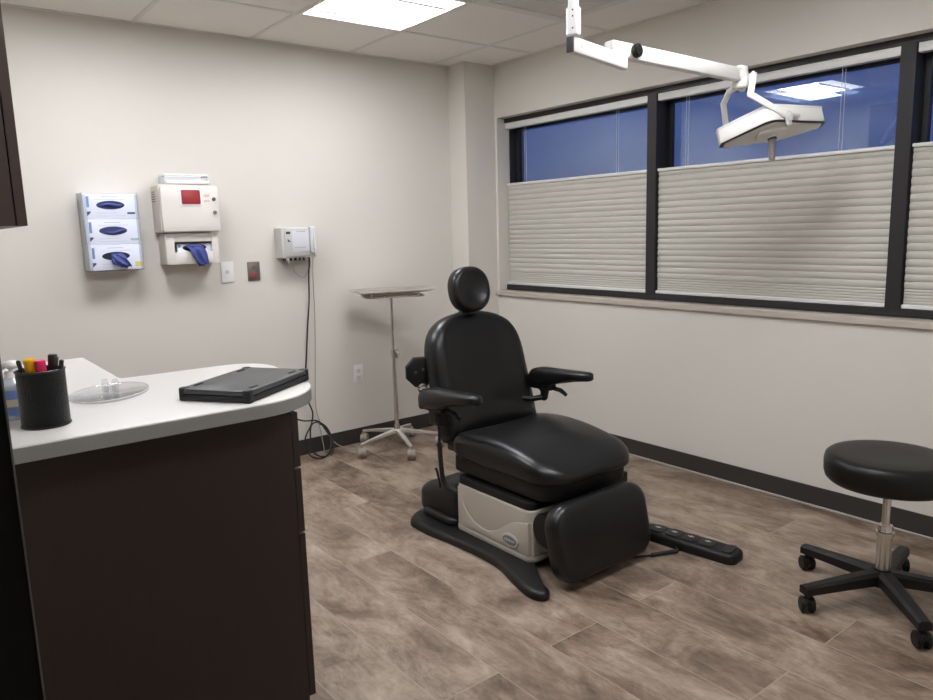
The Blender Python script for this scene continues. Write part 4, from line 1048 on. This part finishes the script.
b = B(); b.prism(rrect(0.11, 0.09, 0.02, 5), 0, 0.016, frame_from(HB, hx, -hy), 0.004); b.cyl(HB + dn * 0.012, HB + dn * 0.030, 0.024, 0.020, 22, 0.003); b.obj('handle_mount', 'wht', hd)
hb = Vector((HB.x, HB.y, HB.z))
b = B(); hdn = Vector((-0.02, -0.05, -1)).normalized(); b.cyl(hb + dn * 0.026, hb + dn * 0.026 + hdn * 0.085, 0.0135, 0.0125, 20, 0.003); b.obj('handle', 'greyhandle', hd)
b = B(); b.cyl(hb + dn * 0.020, hb + dn * 0.034, 0.0175, n=20, bev=0.002); b.obj('handle_collar', 'dgrey', hd)
# yoke: two bent flat bars from the elbow to the front and the back of the head
def bar(bld, pts, w_, th):
    for p, q in zip(pts, pts[1:]):
        p, q = Vector(p), Vector(q); d_ = (q - p).normalized(); Lq = (q - p).length
        XX = frame_from((p + q) / 2, d_, Vector((0.62, 0.78, 0)))
        bld.box((0, 0, 0), (Lq + w_ * 0.6, th, w_), 0.004, XX)
b = B()
yt = Vector((-0.598, -2.418, 1.898))
bar(b, [(-0.600, -2.315, 1.85), (-0.600, -2.37, 1.868), yt], 0.024, 0.020)
bar(b, [yt, (-0.655, -2.440, 1.815), (-0.548, -2.528, 1.735)], 0.024, 0.014)
bar(b, [(-0.600, -2.315, 1.85), (-0.592, -2.285, 1.806), (-0.548, -2.27, 1.735)], 0.022, 0.014)
b.cyl(P1 + Vector((0.01, 0.0, -0.045)), Vector((-0.60, -2.372, 1.862)), 0.018, n=18)
b.obj('yoke', 'wht', T)
b = B(); kp = Vector((-0.532, -2.515, 1.722)); kn = Vector((-0.45, -0.89, 0.05)).normalized()
b.cyl(kp, kp + kn * 0.035, 0.010, n=16); b.prism(rrect(0.022, 0.055, 0.008, 4), 0, 0.014, frame_from(kp + kn * 0.03, kn.cross(Vector((0, 0, 1))), (0.25, 0, 0.97)), 0.003); b.obj('lock_lever', 'lgrey', T)
b = B(); b.box(Vector((-0.505, -2.525, 1.735)), (0.09, 0.03, 0.02), 0.005, None); b.obj('yoke_foot', 'wht', T)

# ------------------------------------------------------------------ dusk sky outside
W = bpy.data.worlds.new('dusk sky'); scn.world = W; W.use_nodes = True
nt = W.node_tree; L_ = nt.links.new
bg = nt.nodes['Background']
tc = nt.nodes.new('ShaderNodeTexCoord')
sp = nt.nodes.new('ShaderNodeSeparateXYZ'); L_(tc.outputs['Generated'], sp.inputs[0])
rp = nt.nodes.new('ShaderNodeValToRGB'); e = rp.color_ramp.elements
e[0].position = 0.0; e[0].color = lin((70, 80, 112)); e[1].position = 0.6; e[1].color = lin((66, 92, 158))
k = e.new(0.04); k.color = lin((104, 118, 160)); k = e.new(0.14); k.color = lin((94, 112, 164)); k = e.new(0.22); k.color = lin((84, 104, 164))
L_(sp.outputs['Z'], rp.inputs[0])
mp = nt.nodes.new('ShaderNodeMapping'); mp.inputs['Scale'].default_value = (2.5, 2.5, 12); L_(tc.outputs['Generated'], mp.inputs[0])
nz = nt.nodes.new('ShaderNodeTexNoise'); nz.inputs['Scale'].default_value = 2.2; nz.inputs['Detail'].default_value = 5; L_(mp.outputs[0], nz.inputs['Vector'])
cr = nt.nodes.new('ShaderNodeValToRGB'); cr.color_ramp.elements[0].position = 0.48; cr.color_ramp.elements[1].position = 0.72
cr.color_ramp.elements[1].color = (0.55, 0.55, 0.55, 1); L_(nz.outputs['Fac'], cr.inputs[0])
mx = nt.nodes.new('ShaderNodeMix'); mx.data_type = 'RGBA'; mx.inputs[7].default_value = lin((76, 84, 124))
L_(cr.outputs[0], mx.inputs[0]); L_(rp.outputs[0], mx.inputs[6]); L_(mx.outputs[2], bg.inputs['Color'])
bg.inputs['Strength'].default_value = 0.78

# ------------------------------------------------------------------ camera
yaw, pitch, roll = 0.6631016, -0.1634636, -0.0280942
f_px = 733.61
cy, sy, cp, sp_ = math.cos(yaw), math.sin(yaw), math.cos(pitch), math.sin(pitch)
fwd = Vector((sy * cp, cy * cp, sp_)); rg = Vector((cy, -sy, 0)); upv = rg.cross(fwd)
cr_, sr = math.cos(roll), math.sin(roll)
r2 = rg * cr_ + upv * sr; u2 = upv * cr_ - rg * sr
cam = bpy.data.cameras.new('camera'); co = bpy.data.objects.new('camera', cam); COL.objects.link(co)
loc = Vector((-3.316967, -4.050095, 1.339804))
co.matrix_world = Matrix(((r2.x, u2.x, -fwd.x, loc.x), (r2.y, u2.y, -fwd.y, loc.y), (r2.z, u2.z, -fwd.z, loc.z), (0, 0, 0, 1)))
cam.sensor_fit = 'HORIZONTAL'; cam.sensor_width = 36.0; cam.lens = f_px * 36.0 / 933.0
cam.clip_start = 0.02; cam.clip_end = 200
scn.camera = co

vs = scn.view_settings
vs.view_transform = 'Standard'; vs.look = 'None'; vs.exposure = 0.75; vs.gamma = 1.0; vs.use_curve_mapping = False
